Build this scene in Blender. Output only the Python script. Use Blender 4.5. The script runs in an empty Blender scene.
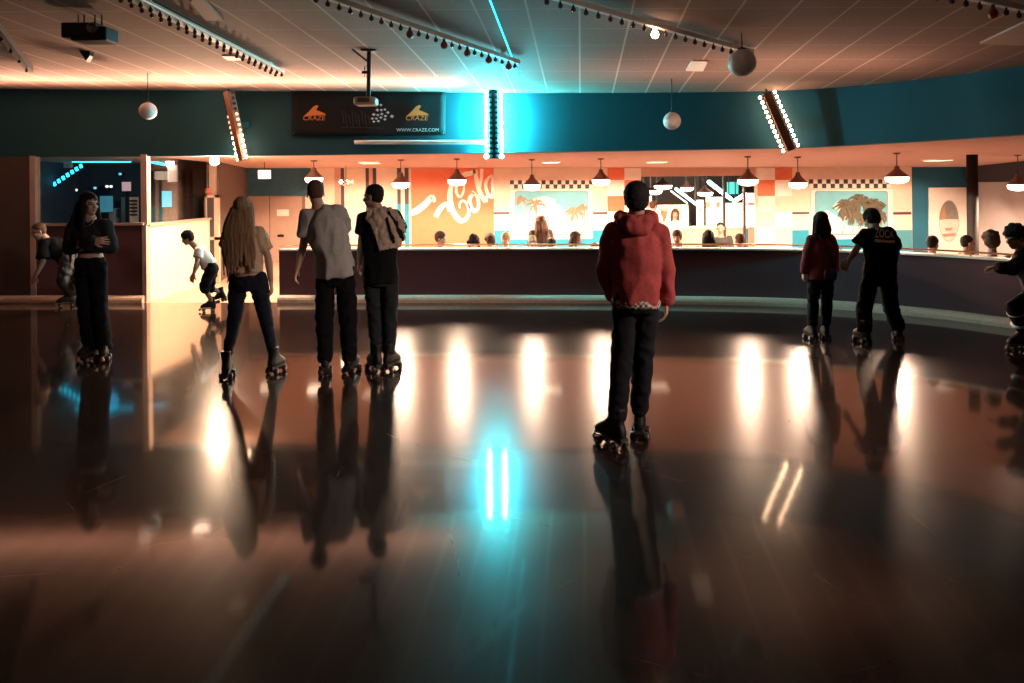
import bpy, bmesh, math, random
from mathutils import Vector, Matrix, noise
from mathutils.bvhtree import BVHTree
random.seed(7)
PI = math.pi
sc = bpy.context.scene
COL = sc.collection

# ------------------------------------------------------------------ camera
CAMZ, F = 1.85, 800.0
CX, CY, ROLL = 512.0, 186.0, 0.010
RT = Vector((math.cos(ROLL), 0, -math.sin(ROLL)))
UP = Vector((math.sin(ROLL), 0, math.cos(ROLL)))
FW = Vector((0, 1, 0))
EYE = Vector((0, 0, CAMZ))

def ray(px, py):
    return FW + RT * ((px - CX) / F) + UP * ((CY - py) / F)
def P(px, py, Y):
    return EYE + ray(px, py) * Y
def G(px, py, z=0.0):
    r = ray(px, py)
    return EYE + r * ((z - CAMZ) / r.z)

cam_d = bpy.data.cameras.new('camera')
cam = bpy.data.objects.new('camera', cam_d)
COL.objects.link(cam)
cam.matrix_world = Matrix((
    (RT.x, UP.x, -FW.x, EYE.x), (RT.y, UP.y, -FW.y, EYE.y), (RT.z, UP.z, -FW.z, EYE.z), (0, 0, 0, 1)))
cam_d.sensor_width = 36
cam_d.lens = F / 1024 * 36
cam_d.shift_y = (CY - 341.5) / 1024
cam_d.clip_start = 0.05
sc.camera = cam

sc.view_settings.view_transform = 'Standard'
sc.view_settings.look = 'None'
sc.view_settings.gamma = 1
sc.view_settings.use_curve_mapping = False
sc.view_settings.exposure = 0.0
sc.cycles.use_denoising = True
sc.cycles.max_bounces = 8
sc.cycles.sample_clamp_indirect = 6

# ------------------------------------------------------------------ materials
MATS = {}
def mat(name, col, rough=0.6, metal=0.0, emit=0.0, ecol=None, var=0.12, scale=6.0, bump=0.0, bscale=40.0, spec=0.5, stretch=None):
    if name in MATS: return MATS[name]
    m = bpy.data.materials.new(name); m.use_nodes = True
    nt = m.node_tree; b = nt.nodes['Principled BSDF']
    b.inputs['Roughness'].default_value = rough
    b.inputs['Metallic'].default_value = metal
    b.inputs['Specular IOR Level'].default_value = spec
    tc = nt.nodes.new('ShaderNodeTexCoord')
    n = nt.nodes.new('ShaderNodeTexNoise'); n.inputs['Scale'].default_value = scale; n.inputs['Detail'].default_value = 5
    mp = nt.nodes.new('ShaderNodeMapping')
    if stretch: mp.inputs['Scale'].default_value = stretch
    nt.links.new(tc.outputs['Object'], mp.inputs['Vector'])
    nt.links.new(mp.outputs['Vector'], n.inputs['Vector'])
    mx = nt.nodes.new('ShaderNodeMix'); mx.data_type = 'RGBA'
    lo = [c * (1 - var) for c in col]; hi = [min(1, c * (1 + var)) for c in col]
    mx.inputs['A'].default_value = (*lo, 1); mx.inputs['B'].default_value = (*hi, 1)
    nt.links.new(n.outputs['Fac'], mx.inputs['Factor'])
    nt.links.new(mx.outputs['Result'], b.inputs['Base Color'])
    if bump > 0:
        n2 = nt.nodes.new('ShaderNodeTexNoise'); n2.inputs['Scale'].default_value = bscale; n2.inputs['Detail'].default_value = 3
        nt.links.new(mp.outputs['Vector'], n2.inputs['Vector'])
        bp = nt.nodes.new('ShaderNodeBump'); bp.inputs['Strength'].default_value = bump; bp.inputs['Distance'].default_value = 0.02
        nt.links.new(n2.outputs['Fac'], bp.inputs['Height'])
        nt.links.new(bp.outputs['Normal'], b.inputs['Normal'])
    if emit > 0:
        b.inputs['Emission Color'].default_value = (*(ecol or col), 1)
        b.inputs['Emission Strength'].default_value = emit
    MATS[name] = m
    return m

def attr_mat(name, rough=0.55, bump=0.15):
    if name in MATS: return MATS[name]
    m = bpy.data.materials.new(name); m.use_nodes = True
    nt = m.node_tree; b = nt.nodes['Principled BSDF']
    b.inputs['Roughness'].default_value = rough
    a = nt.nodes.new('ShaderNodeAttribute'); a.attribute_name = 'Col'
    n = nt.nodes.new('ShaderNodeTexNoise'); n.inputs['Scale'].default_value = 60
    mx = nt.nodes.new('ShaderNodeMix'); mx.data_type = 'RGBA'; mx.blend_type = 'MULTIPLY'
    mx.inputs['Factor'].default_value = 0.15
    nt.links.new(a.outputs['Color'], mx.inputs['A']); nt.links.new(n.outputs['Color'], mx.inputs['B'])
    nt.links.new(mx.outputs['Result'], b.inputs['Base Color'])
    MATS[name] = m
    return m

def floor_mat():
    m = bpy.data.materials.new('polished_rink_floor'); m.use_nodes = True
    nt = m.node_tree; N = nt.nodes; L = nt.links; b = N['Principled BSDF']
    tc = N.new('ShaderNodeTexCoord')
    n = N.new('ShaderNodeTexNoise'); n.inputs['Scale'].default_value = 0.8; n.inputs['Detail'].default_value = 8
    L.new(tc.outputs['Object'], n.inputs['Vector'])
    cr = N.new('ShaderNodeValToRGB')
    cr.color_ramp.elements[0].position = 0.3; cr.color_ramp.elements[0].color = (0.013, 0.0075, 0.006, 1)
    cr.color_ramp.elements[1].position = 0.75; cr.color_ramp.elements[1].color = (0.026, 0.0145, 0.011, 1)
    L.new(n.outputs['Fac'], cr.inputs['Fac'])
    # thin scuff lines: edges of big warped cells, kept only in patches
    nw = N.new('ShaderNodeTexNoise'); nw.inputs['Scale'].default_value = 0.5
    L.new(tc.outputs['Object'], nw.inputs['Vector'])
    ad = N.new('ShaderNodeMix'); ad.data_type = 'RGBA'; ad.blend_type = 'LINEAR_LIGHT'; ad.inputs['Factor'].default_value = 0.22
    L.new(tc.outputs['Object'], ad.inputs['A']); L.new(nw.outputs['Color'], ad.inputs['B'])
    v = N.new('ShaderNodeTexVoronoi'); v.feature = 'DISTANCE_TO_EDGE'; v.inputs['Scale'].default_value = 0.9
    L.new(ad.outputs['Result'], v.inputs['Vector'])
    lt = N.new('ShaderNodeMath'); lt.operation = 'LESS_THAN'; lt.inputs[1].default_value = 0.0022
    L.new(v.outputs['Distance'], lt.inputs[0])
    n3 = N.new('ShaderNodeTexNoise'); n3.inputs['Scale'].default_value = 1.7; n3.inputs['Detail'].default_value = 4
    L.new(tc.outputs['Object'], n3.inputs['Vector'])
    gt = N.new('ShaderNodeMapRange'); gt.inputs['From Min'].default_value = 0.52; gt.inputs['From Max'].default_value = 0.7
    L.new(n3.outputs['Fac'], gt.inputs['Value'])
    mu = N.new('ShaderNodeMath'); mu.operation = 'MULTIPLY'
    L.new(lt.outputs[0], mu.inputs[0]); L.new(gt.outputs['Result'], mu.inputs[1])
    mx = N.new('ShaderNodeMix'); mx.data_type = 'RGBA'
    mx.inputs['B'].default_value = (0.17, 0.12, 0.10, 1)
    L.new(mu.outputs[0], mx.inputs['Factor']); L.new(cr.outputs['Color'], mx.inputs['A'])
    L.new(mx.outputs['Result'], b.inputs['Base Color'])
    n4 = N.new('ShaderNodeTexNoise'); n4.inputs['Scale'].default_value = 2.2; n4.inputs['Detail'].default_value = 9
    L.new(tc.outputs['Object'], n4.inputs['Vector'])
    rr = N.new('ShaderNodeMapRange'); rr.inputs['To Min'].default_value = 0.20; rr.inputs['To Max'].default_value = 0.30
    L.new(n4.outputs['Fac'], rr.inputs['Value'])
    L.new(rr.outputs['Result'], b.inputs['Roughness'])
    b.inputs['Specular IOR Level'].default_value = 0.02
    b.inputs['Coat Weight'].default_value = 0.9
    b.inputs['Coat Roughness'].default_value = 0.065
    b.inputs['Coat IOR'].default_value = 1.28
    n5 = N.new('ShaderNodeTexNoise'); n5.inputs['Scale'].default_value = 9; n5.inputs['Detail'].default_value = 3
    L.new(tc.outputs['Object'], n5.inputs['Vector'])
    bp = N.new('ShaderNodeBump'); bp.inputs['Strength'].default_value = 0.02; bp.inputs['Distance'].default_value = 0.01
    L.new(n5.outputs['Fac'], bp.inputs['Height'])
    L.new(bp.outputs['Normal'], b.inputs['Normal']); L.new(bp.outputs['Normal'], b.inputs['Coat Normal'])
    return m

def ceiling_mat():
    m = bpy.data.materials.new('suspended_ceiling_tile'); m.use_nodes = True
    nt = m.node_tree; N = nt.nodes; L = nt.links; b = N['Principled BSDF']
    b.inputs['Roughness'].default_value = 0.85
    tc = N.new('ShaderNodeTexCoord')
    mp = N.new('ShaderNodeMapping'); mp.inputs['Rotation'].default_value = (0, 0, 0.085)
    L.new(tc.outputs['Object'], mp.inputs['Vector'])
    sp = N.new('ShaderNodeSeparateXYZ'); L.new(mp.outputs['Vector'], sp.inputs[0])
    def line(out, pitch, w):
        d = N.new('ShaderNodeMath'); d.operation = 'DIVIDE'; d.inputs[1].default_value = pitch; L.new(out, d.inputs[0])
        f = N.new('ShaderNodeMath'); f.operation = 'FRACT'; L.new(d.outputs[0], f.inputs[0])
        l = N.new('ShaderNodeMath'); l.operation = 'LESS_THAN'; l.inputs[1].default_value = w / pitch; L.new(f.outputs[0], l.inputs[0])
        return l.outputs[0]
    a = line(sp.outputs['X'], 0.51, 0.022); c = line(sp.outputs['Y'], 0.78, 0.010)
    mxm = N.new('ShaderNodeMath'); mxm.operation = 'MAXIMUM'; L.new(a, mxm.inputs[0]); L.new(c, mxm.inputs[1])
    n = N.new('ShaderNodeTexNoise'); n.inputs['Scale'].default_value = 45; n.inputs['Detail'].default_value = 4
    L.new(tc.outputs['Object'], n.inputs['Vector'])
    cr = N.new('ShaderNodeValToRGB')
    cr.color_ramp.elements[0].position = 0.3; cr.color_ramp.elements[0].color = (0.23, 0.135, 0.105, 1)
    cr.color_ramp.elements[1].position = 0.7; cr.color_ramp.elements[1].color = (0.34, 0.21, 0.165, 1)
    L.new(n.outputs['Fac'], cr.inputs['Fac'])
    mx = N.new('ShaderNodeMix'); mx.data_type = 'RGBA'; mx.inputs['B'].default_value = (0.60, 0.44, 0.37, 1)
    L.new(mxm.outputs[0], mx.inputs['Factor']); L.new(cr.outputs['Color'], mx.inputs['A'])
    L.new(mx.outputs['Result'], b.inputs['Base Color'])
    return m

def glass_mat():
    m = bpy.data.materials.new('window_glass'); m.use_nodes = True
    nt = m.node_tree; N = nt.nodes; L = nt.links
    for nn in list(N):
        if nn.type == 'BSDF_PRINCIPLED': N.remove(nn)
    out = [nn for nn in N if nn.type == 'OUTPUT_MATERIAL'][0]
    t = N.new('ShaderNodeBsdfTransparent'); t.inputs['Color'].default_value = (0.85, 0.92, 0.95, 1)
    g = N.new('ShaderNodeBsdfGlossy'); g.inputs['Roughness'].default_value = 0.03
    lw = N.new('ShaderNodeFresnel'); lw.inputs['IOR'].default_value = 1.10
    mx = N.new('ShaderNodeMixShader')
    L.new(lw.outputs[0], mx.inputs[0]); L.new(t.outputs[0], mx.inputs[1]); L.new(g.outputs[0], mx.inputs[2])
    L.new(mx.outputs[0], out.inputs['Surface'])
    return m

FLOOR_M = floor_mat(); CEIL_M = ceiling_mat(); GLASS_M = glass_mat()
BLACKM = mat('black_metal', (0.015, 0.015, 0.017), 0.45, 0.3)
WHITEP = mat('white_paint', (0.82, 0.74, 0.66), 0.6)
CREAM = mat('cream_paint', (0.78, 0.58, 0.46), 0.7)
TEAL = mat('teal_fascia_paint', (0.003, 0.062, 0.086), 0.75, bump=0.05)
CYANP = mat('cyan_paint', (0.004, 0.24, 0.36), 0.6)
RED = mat('orange_red_paint', (0.72, 0.17, 0.075), 0.6)
BARR = mat('plum_carpet_wall', (0.098, 0.042, 0.052), 0.95, var=0.5, scale=90, bump=0.4, bscale=160)
DARKW = mat('dark_brown_carpet_wall', (0.085, 0.062, 0.055), 0.95, var=0.4, scale=60, bump=0.3, bscale=120)
CURB = mat('pale_curb', (0.62, 0.43, 0.33), 0.45, var=0.25, scale=20)
ORCEIL = mat('salmon_plaster', (0.56, 0.33, 0.26), 0.8, var=0.16, scale=5)
STRIPE = mat('dark_stripe', (0.055, 0.04, 0.05), 0.6)

# ------------------------------------------------------------------ mesh builder
class MB:
    def __init__(s): s.v = []; s.f = []
    def add(s, vs, fs):
        o = len(s.v); s.v += [Vector(v) for v in vs]; s.f += [tuple(i + o for i in f) for f in fs]; return s
    def box(s, lo, hi):
        x0, y0, z0 = lo; x1, y1, z1 = hi
        return s.add([(x0,y0,z0),(x1,y0,z0),(x1,y1,z0),(x0,y1,z0),(x0,y0,z1),(x1,y0,z1),(x1,y1,z1),(x0,y1,z1)],
                     [(0,3,2,1),(4,5,6,7),(0,1,5,4),(1,2,6,5),(2,3,7,6),(3,0,4,7)])
    def obox(s, c, ax, ay, az):   # oriented box: centre + three half-axis vectors
        c = Vector(c); vs = []
        for k in (-1, 1):
            for i, j in ((-1,-1),(1,-1),(1,1),(-1,1)): vs.append(c + ax*i + ay*j + az*k)
        return s.add(vs, [(0,3,2,1),(4,5,6,7),(0,1,5,4),(1,2,6,5),(2,3,7,6),(3,0,4,7)])
    def loft(s, rings):
        n = len(rings[0]); vs = [p for r in rings for p in r]; fs = []
        for k in range(len(rings) - 1):
            for i in range(n):
                j = (i + 1) % n
                fs.append((k*n+i, k*n+j, (k+1)*n+j, (k+1)*n+i))
        fs.append(tuple(range(n-1, -1, -1))); fs.append(tuple((len(rings)-1)*n + i for i in range(n)))
        return s.add(vs, fs)
    def cap(s, p0, p1, r0, r1, n=12, m=4, flat=1.0, fax=None, ends=True):
        """tapered capsule; flat squashes along fax"""
        p0 = Vector(p0); p1 = Vector(p1); d = p1 - p0; L = d.length
        if L < 1e-6: d = Vector((0,0,1)); L = 1e-6
        d = d / L
        a = Vector(fax) if fax is not None else (Vector((0,1,0)) if abs(d.y) < 0.9 else Vector((1,0,0)))
        a = (a - d * a.dot(d)).normalized(); b = d.cross(a)
        def ring(c, r): return [c + a * (math.cos(t)*r*flat) + b * (math.sin(t)*r) for t in [2*PI*i/n for i in range(n)]]
        rs = []
        if ends:
            for k in range(1, m): 
                t = PI/2 * (1 - k/m); rs.append(ring(p0 - d*(r0*math.sin(t)), r0*math.cos(t)))
        rs.append(ring(p0, r0)); rs.append(ring(p1, r1))
        if ends:
            for k in range(m-1, 0, -1):
                t = PI/2 * (1 - k/m); rs.append(ring(p1 + d*(r1*math.sin(t)), r1*math.cos(t)))
        return s.loft(rs)
    def tube(s, pts, r, n=8):
        pts = [Vector(p) for p in pts]; rs = []
        for i, p in enumerate(pts):
            d = (pts[min(i+1, len(pts)-1)] - pts[max(i-1, 0)]).normalized()
            a = Vector((0,1,0)) if abs(d.y) < 0.9 else Vector((1,0,0))
            a = (a - d*a.dot(d)).normalized(); b = d.cross(a)
            rr = r[i] if isinstance(r, (list, tuple)) else r
            rs.append([p + a*(math.cos(t)*rr) + b*(math.sin(t)*rr) for t in [2*PI*k/n for k in range(n)]])
        return s.loft(rs)
    def lathe(s, prof, c=(0,0,0), n=24):
        c = Vector(c)
        return s.loft([[c + Vector((r*math.cos(t), r*math.sin(t), z)) for t in [2*PI*k/n for k in range(n)]] for r, z in prof])
    def ell(s, c, ax, ay, az, n=16, m=10):
        c = Vector(c); rs = []
        for k in range(1, m):
            t = -PI/2 + PI*k/m
            rs.append([c + az*math.sin(t) + (ax*math.cos(u) + ay*math.sin(u))*math.cos(t) for u in [2*PI*i/n for i in range(n)]])
        return s.loft(rs)
    def prism(s, poly, d):     # planar polygon extruded by vector d
        n = len(poly); d = Vector(d); poly = [Vector(p) for p in poly]
        return s.add(poly + [p + d for p in poly],
                     [tuple(range(n-1,-1,-1)), tuple(range(n, 2*n))] + [(i, (i+1)%n, (i+1)%n+n, i+n) for i in range(n)])
    def mesh(s, name, smooth=False):
        me = bpy.data.meshes.new(name)
        me.from_pydata([tuple(v) for v in s.v], [], s.f)
        bm = bmesh.new(); bm.from_mesh(me)
        bmesh.ops.recalc_face_normals(bm, faces=bm.faces)
        bm.to_mesh(me); bm.free()
        if smooth:
            for p in me.polygons: p.use_smooth = True
        return me

def tag(o, label=None, cat=None, group=None, kind=None):
    if label: o['label'] = label
    if cat: o['category'] = cat
    if group: o['group'] = group
    if kind: o['kind'] = kind
    return o
def thing(name, label, cat, loc, group=None):
    o = bpy.data.objects.new(name, None); COL.objects.link(o)
    o.empty_display_size = 0.1
    o.location = loc
    return tag(o, label, cat, group)
def root_loc(o):
    while o.parent: o = o.parent
    return Vector(o.location)
def link(name, me, m, parent=None, label=None):
    """mesh in world coordinates -> object under parent (local to the top root)"""
    me.materials.clear() if False else None
    if m is not None and len(me.materials) == 0: me.materials.append(m)
    o = bpy.data.objects.new(name, me); COL.objects.link(o)
    if parent is not None:
        me.transform(Matrix.Translation(-root_loc(parent)))
        o.parent = parent
    else:
        xs = [v.co for v in me.vertices]
        lo = Vector((min(c.x for c in xs), min(c.y for c in xs), min(c.z for c in xs)))
        hi = Vector((max(c.x for c in xs), max(c.y for c in xs), max(c.z for c in xs)))
        c = Vector(((lo.x+hi.x)/2, (lo.y+hi.y)/2, lo.z))
        me.transform(Matrix.Translation(-c)); o.location = c
    if label: o['label'] = label
    return o
def obj(name, mb, m, parent=None, smooth=False, bevel=0, label=None):
    o = link(name, mb.mesh(name, smooth), m, parent, label)
    if bevel:
        b = o.modifiers.new('bevel', 'BEVEL'); b.width = bevel; b.segments = 2; b.limit_method = 'ANGLE'
    return o
def struct(name, mb, m, smooth=False):
    o = bpy.data.objects.new(name, mb.mesh(name, smooth)); COL.objects.link(o)
    o.data.materials.append(m); o['kind'] = 'structure'
    return o

def text_mb(body, size=1.0, extrude=0.0, shear=0.0):
    """text as a list of (verts, faces) in its own XY plane, centred"""
    cu = bpy.data.curves.new('t', 'FONT'); cu.body = body; cu.size = size; cu.align_x = 'CENTER'; cu.align_y = 'CENTER'
    cu.shear = shear; cu.resolution_u = 3
    o = bpy.data.objects.new('t', cu); COL.objects.link(o)
    dg = bpy.context.evaluated_depsgraph_get(); dg.update()
    me = bpy.data.meshes.new_from_object(o.evaluated_get(dg))
    vs = [v.co.copy() for v in me.vertices]; fs = [tuple(p.vertices) for p in me.polygons]
    bpy.data.objects.remove(o); bpy.data.curves.remove(cu); bpy.data.meshes.remove(me)
    return vs, fs

# ------------------------------------------------------------------ rink edge curve (measured where the curb meets the floor)
def catmull(pts, sub=8):
    out = []
    for i in range(len(pts) - 1):
        p0 = pts[max(i-1, 0)]; p1 = pts[i]; p2 = pts[i+1]; p3 = pts[min(i+2, len(pts)-1)]
        for k in range(sub):
            t = k/sub
            out.append(0.5*((2*p1) + (p2-p0)*t + (2*p0-5*p1+4*p2-p3)*t*t + (3*p1-p0-3*p2+p3)*t**3))
    out.append(pts[-1]); return out
edge_px = [(-60, 303.6), (0, 303.4), (142, 303.2), (277, 303), (400, 303), (512, 303), (640, 303.8), (765, 306), (840, 309.8), (905, 315.5), (955, 320.8), (1010, 328.2)]
ctrl = [G(x, y) for x, y in edge_px]
ctrl = [Vector((ctrl[0].x - 5, ctrl[0].y + 0.9, 0))] + ctrl
e = ctrl[-1]
ctrl += [Vector((e.x + 1.05, e.y - 1.6, 0)), Vector((e.x + 1.75, e.y - 3.6, 0)), Vector((e.x + 2.0, e.y - 6, 0))]
EDGE = catmull(ctrl, 8)
def offset(curve, d):
    out = []
    for i, p in enumerate(curve):
        t = curve[min(i+1, len(curve)-1)] - curve[max(i-1, 0)]
        n = Vector((-t.y, t.x, 0)).normalized()     # away from the rink
        out.append(p + n*d)
    return out
WALL = offset(EDGE, 0.11)
def on_curve(px, py, curve=WALL, off=0.0):
    """point of the vertical surface over the curve seen at a pixel; off = towards the rink"""
    r = ray(px, py); best = None
    for a, b in zip(curve, curve[1:]):
        d = b - a
        den = r.x*(-d.y) + r.y*d.x
        if abs(den) < 1e-9: continue
        t = (a.x*(-d.y) + a.y*d.x) / den
        u = (r.x*a.y - r.y*a.x) / (r.y*d.x - r.x*d.y) if abs(r.y*d.x - r.x*d.y) > 1e-9 else -1
        if t > 0 and -1e-6 <= u <= 1+1e-6:
            n = Vector((d.y, -d.x, 0)).normalized()
            q = EYE + r*t + n*off
            if best is None or t < best[0]: best = (t, q, n, d.normalized())
    return best[1], best[2], best[3]
def cidx(px, curve=WALL):
    q, n, t = on_curve(px, 250, curve)
    return min(range(len(curve)), key=lambda i: (Vector((curve[i].x, curve[i].y, 0)) - Vector((q.x, q.y, 0))).length)
def strip_wall(name, curve, z0, z1, th, m, i0=0, i1=None, cat=None):
    """wall following the curve; z0/z1 numbers or functions of the point; th = thickness away from the rink"""
    i1 = len(curve) if i1 is None else i1
    c = curve[i0:i1]; back = offset(curve, th)[i0:i1]
    fz0 = z0 if callable(z0) else (lambda p: z0); fz1 = z1 if callable(z1) else (lambda p: z1)
    rings = []
    for p, q in zip(c, back):
        rings.append([Vector((p.x, p.y, fz0(p))), Vector((p.x, p.y, fz1(p))), Vector((q.x, q.y, fz1(p))), Vector((q.x, q.y, fz0(p)))])
    mb = MB(); mb.loft(rings)
    return struct(name, mb, m)

# ceiling plane fitted to where the fascia meets it
CC = -0.05
fit = []
for x, y in ((0, 97), (125, 91), (250, 86.5), (400, 86.5), (500, 87), (640, 89.5), (770, 93.5), (860, 90), (940, 81), (1020, 67)):
    q, _, _ = on_curve(x, y); fit.append((q.x, q.z - CC*q.y))
mx_ = sum(a for a, _ in fit)/len(fit); my_ = sum(b for _, b in fit)/len(fit)
CB = sum((a-mx_)*(b-my_) for a, b in fit)/sum((a-mx_)**2 for a, _ in fit); CA = my_ - CB*mx_
def ceil_z(x, y): return CA + CB*x + CC*y
def on_ceiling(px, py, drop=0.0):
    r = ray(px, py)
    t = (CA - drop - CAMZ) / (r.z - CB*r.x - CC*r.y)
    return EYE + r*t
def fas_z(p):
    return 2.385 + 0.05*max(0, min(1, (p.x - 4.5)/2)) + 0.03*max(0, min(1, (-p.x - 4)/4))

# ------------------------------------------------------------------ setting
YB = 20.0
FS = -0.30            # snack bar floor
def W(px, py, off=0.0): return P(px, py, YB - off)
mb = MB(); ring = [Vector((p.x, p.y, 0)) for p in offset(EDGE, 0.05)]
poly = ring + [Vector((ring[-1].x, -4, 0)), Vector((ring[0].x, -4, 0))]
mb.prism(poly, (0, 0, -0.2)); floor = struct('floor', mb, FLOOR_M)

mb = MB()
n = 14
vs = [(x, y, ceil_z(x, y)) for y in (-4, 8, 22) for x in (-15, 0, 15)]
vs2 = [(x, y, z + 0.1) for x, y, z in vs]
fs = []
for r_ in range(2):
    for c_ in range(2):
        a = r_*3 + c_; fs.append((a, a+1, a+4, a+3)); fs.append((a+9, a+12, a+13, a+10))
mb.add(vs + vs2, fs); struct('ceiling', mb, CEIL_M)

strip_wall('wall_fascia', WALL, fas_z, lambda p: ceil_z(p.x, p.y) + 0.05, 0.25, TEAL)
i_b0 = cidx(277); i_l = cidx(142)
BZ = 0.83
strip_wall('wall_barrier', WALL, -0.3, BZ, 0.16, BARR, i_b0)
strip_wall('trim_1', offset(EDGE, 0.07), BZ + 0.002, BZ + 0.03, 0.24, WHITEP, i_b0)
# rounded curb
def curb(name, i0, i1):
    rings = []
    prof = [(0.0, 0.0), (0.0, 0.05), (0.012, 0.085), (0.04, 0.108), (0.075, 0.115), (0.115, 0.115), (0.115, 0.0)]
    offs = [offset(EDGE, a) for a, _ in prof]
    for i in range(i0, i1): rings.append([Vector((offs[k][i].x, offs[k][i].y, prof[k][1])) for k in range(len(prof))])
    mb = MB(); mb.loft(rings); struct(name, mb, CURB)
curb('baseboard_curb', i_b0, len(EDGE)); curb('baseboard_booth', 0, i_l + 1)

# left dark wall up to the booth, and the booth's own front
i_w = cidx(42)
strip_wall('wall_left', WALL, -0.3, fas_z, 0.2, DARKW, 0, i_w + 1)
boothz = 1.27
strip_wall('wall_booth', WALL, -0.3, boothz, 0.14, BARR, i_w, i_l + 1)
B0 = WALL[i_w].copy(); B1 = WALL[i_l].copy()                      # front corners of the booth
S0 = B1 + Vector((0.02, 0.06, 0)); S1 = G(213, 282.5)               # receding cream side
DIRS = (S1 - S0).normalized(); NS = Vector((DIRS.y, -DIRS.x, 0))    # towards the camera
def wall_between(name, a, b, z0, z1, th, m):
    a = Vector((a.x, a.y, 0)); b = Vector((b.x, b.y, 0)); d = (b - a).normalized(); nn = Vector((-d.y, d.x, 0))*th
    mb = MB(); mb.prism([a + Vector((0,0,z0)), b + Vector((0,0,z0)), b + nn + Vector((0,0,z0)), a + nn + Vector((0,0,z0))], (0, 0, z1 - z0))
    return struct(name, mb, m)
CREAMW = mat('cream_wall_panel', (0.82, 0.66, 0.47), 0.55, var=0.1, scale=2)
wall_between('wall_booth_cream', S0, S1, -0.3, boothz - 0.02, 0.12, CREAMW)
# window posts and head of the booth
fz = 2.43
PALE = mat('pale_post', (0.45, 0.31, 0.25), 0.6)
mb = MB()
for c, w in ((B0, 0.045), (B1, 0.05)):
    mb.box((c.x - w, c.y - 0.02, boothz if c is B1 else 0.1), (c.x + w, c.y + 0.12, fz))
c = S1; mb.box((c.x - 0.06, c.y, 0), (c.x + 0.06, c.y + 0.12, fz))
d = (B1 - B0).normalized(); nb = Vector((-d.y, d.x, 0))
ctr = (B0 + B1)/2
mb.obox(ctr + Vector((0, 0, boothz + 0.015)) + nb*0.05, d*((B1-B0).length/2), nb*0.1, Vector((0,0,0.02)))
ctr = (S0 + S1)/2
mb.obox(ctr + Vector((0, 0, boothz + 0.0)) - NS*0.05, DIRS*((S1-S0).length/2), NS*0.09, Vector((0,0,0.02)))
mb.box((B1.x - 0.035, B1.y - 0.03, 0), (B1.x + 0.035, B1.y + 0.1, boothz))
struct('window_1_frame', mb, PALE)
mb = MB(); mb.obox((B0+B1)/2 + Vector((0,0,(boothz+fz)/2)) + nb*0.06, d*((B1-B0).length/2 - .05), nb*0.004, Vector((0,0,(fz-boothz)/2-0.02)))
struct('window_1', mb, GLASS_M)
mb = MB(); mb.obox((S0+S1)/2 + Vector((0,0,(boothz+fz)/2)) - NS*0.06, DIRS*((S1-S0).length/2 - .06), NS*0.004, Vector((0,0,(fz-boothz)/2-0.02)))
struct('window_2', mb, GLASS_M)
BOOTHIN = mat('booth_interior_blue', (0.012, 0.022, 0.04), 0.7, var=0.5, scale=3)
T1 = P(248, 200, YB - 0.05)
S1b = S1 + Vector((0.1, 0.1, 0))
wall_between('wall_booth_side', S1b, Vector((T1.x, T1.y, 0)), -0.3, 2.5, 0.12, mat('brown_side_wall', (0.10, 0.065, 0.05), 0.8))
mb = MB(); a = B0 + Vector((-0.6, 3.5, 0)); mb.box((a.x - .5, a.y, -0.3), (S1.x - .1, a.y + 0.1, 2.5)); struct('wall_booth_back', mb, BOOTHIN)
mb = MB(); mb.box((a.x - .6, B0.y + .2, -0.3), (a.x - .5, a.y + 0.1, 2.5)); struct('wall_booth_end', mb, BOOTHIN)

# floors behind the barrier
E0 = WALL[i_b0]
mb = MB(); mb.prism([Vector((-13, 13.0, 0.0)), Vector((B1.x, B1.y - .05, 0.0)), Vector((E0.x + .02, E0.y - .05, 0.0)), Vector((E0.x + .02, 20.3, 0.0)), Vector((-13, 20.3, 0.0))], (0, 0, -0.15))
struct('floor_entry', mb, mat('pale_entry_floor', (0.62, 0.46, 0.34), 0.5, var=0.15))
mb = MB(); bk = offset(WALL, 0.1)[i_b0:]
mb.prism([Vector((p.x, p.y, FS)) for p in bk] + [Vector((13, bk[-1].y, FS)), Vector((13, 27, FS)), Vector((E0.x, 27, FS))], (0, 0, -0.1))
struct('floor_snack', mb, mat('snack_floor_tile', (0.16, 0.10, 0.08), 0.5))

# snack bar ceiling lofted from the fascia's lower edge to the back wall's top
mb = MB(); A_ = []; B_ = []
fcurve = offset(WALL, 0.1)
for p in fcurve:
    A_.append(Vector((p.x, p.y, fas_z(p) + 0.01)))
    zt = 2.30 - 0.012*(p.x) if p.x > -9 else 2.41
    B_.append(Vector((p.x*1.45, YB + 0.3, zt)))
m_ = len(A_)
mb.add(A_ + B_ + [q + Vector((0,0,.08)) for q in A_ + B_], [(i, i+1, m_+i+1, m_+i) for i in range(m_-1)] + [(2*m_+i, 3*m_+i, 3*m_+i+1, 2*m_+i+1) for i in range(m_-1)])
struct('ceiling_snack', mb, ORCEIL)
def sceil_z(x, y):
    k = min(range(m_), key=lambda i: abs((A_[i].x + (B_[i].x - A_[i].x)*max(0, min(1, (y - A_[i].y)/(B_[i].y - A_[i].y)))) - x) + (0 if A_[i].y > 9 else 9))
    t = max(0, min(1, (y - A_[k].y)/(B_[k].y - A_[k].y)))
    return A_[k].z + (B_[k].z - A_[k].z)*t

def wbox(x0, y0, x1, y1, off=0.0, th=0.02, Y=None):
    """box on a wall plane spanning a pixel rectangle"""
    Y = YB if Y is None else Y
    a = P((x0+x1)/2, (y0+y1)/2, Y - off)
    w = abs(x1-x0)*(Y-off)/F/2; h = abs(y1-y0)*(Y-off)/F/2
    m = MB(); m.box((a.x - w, a.y - th, a.z - h), (a.x + w, a.y, a.z + h)); return m

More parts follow.
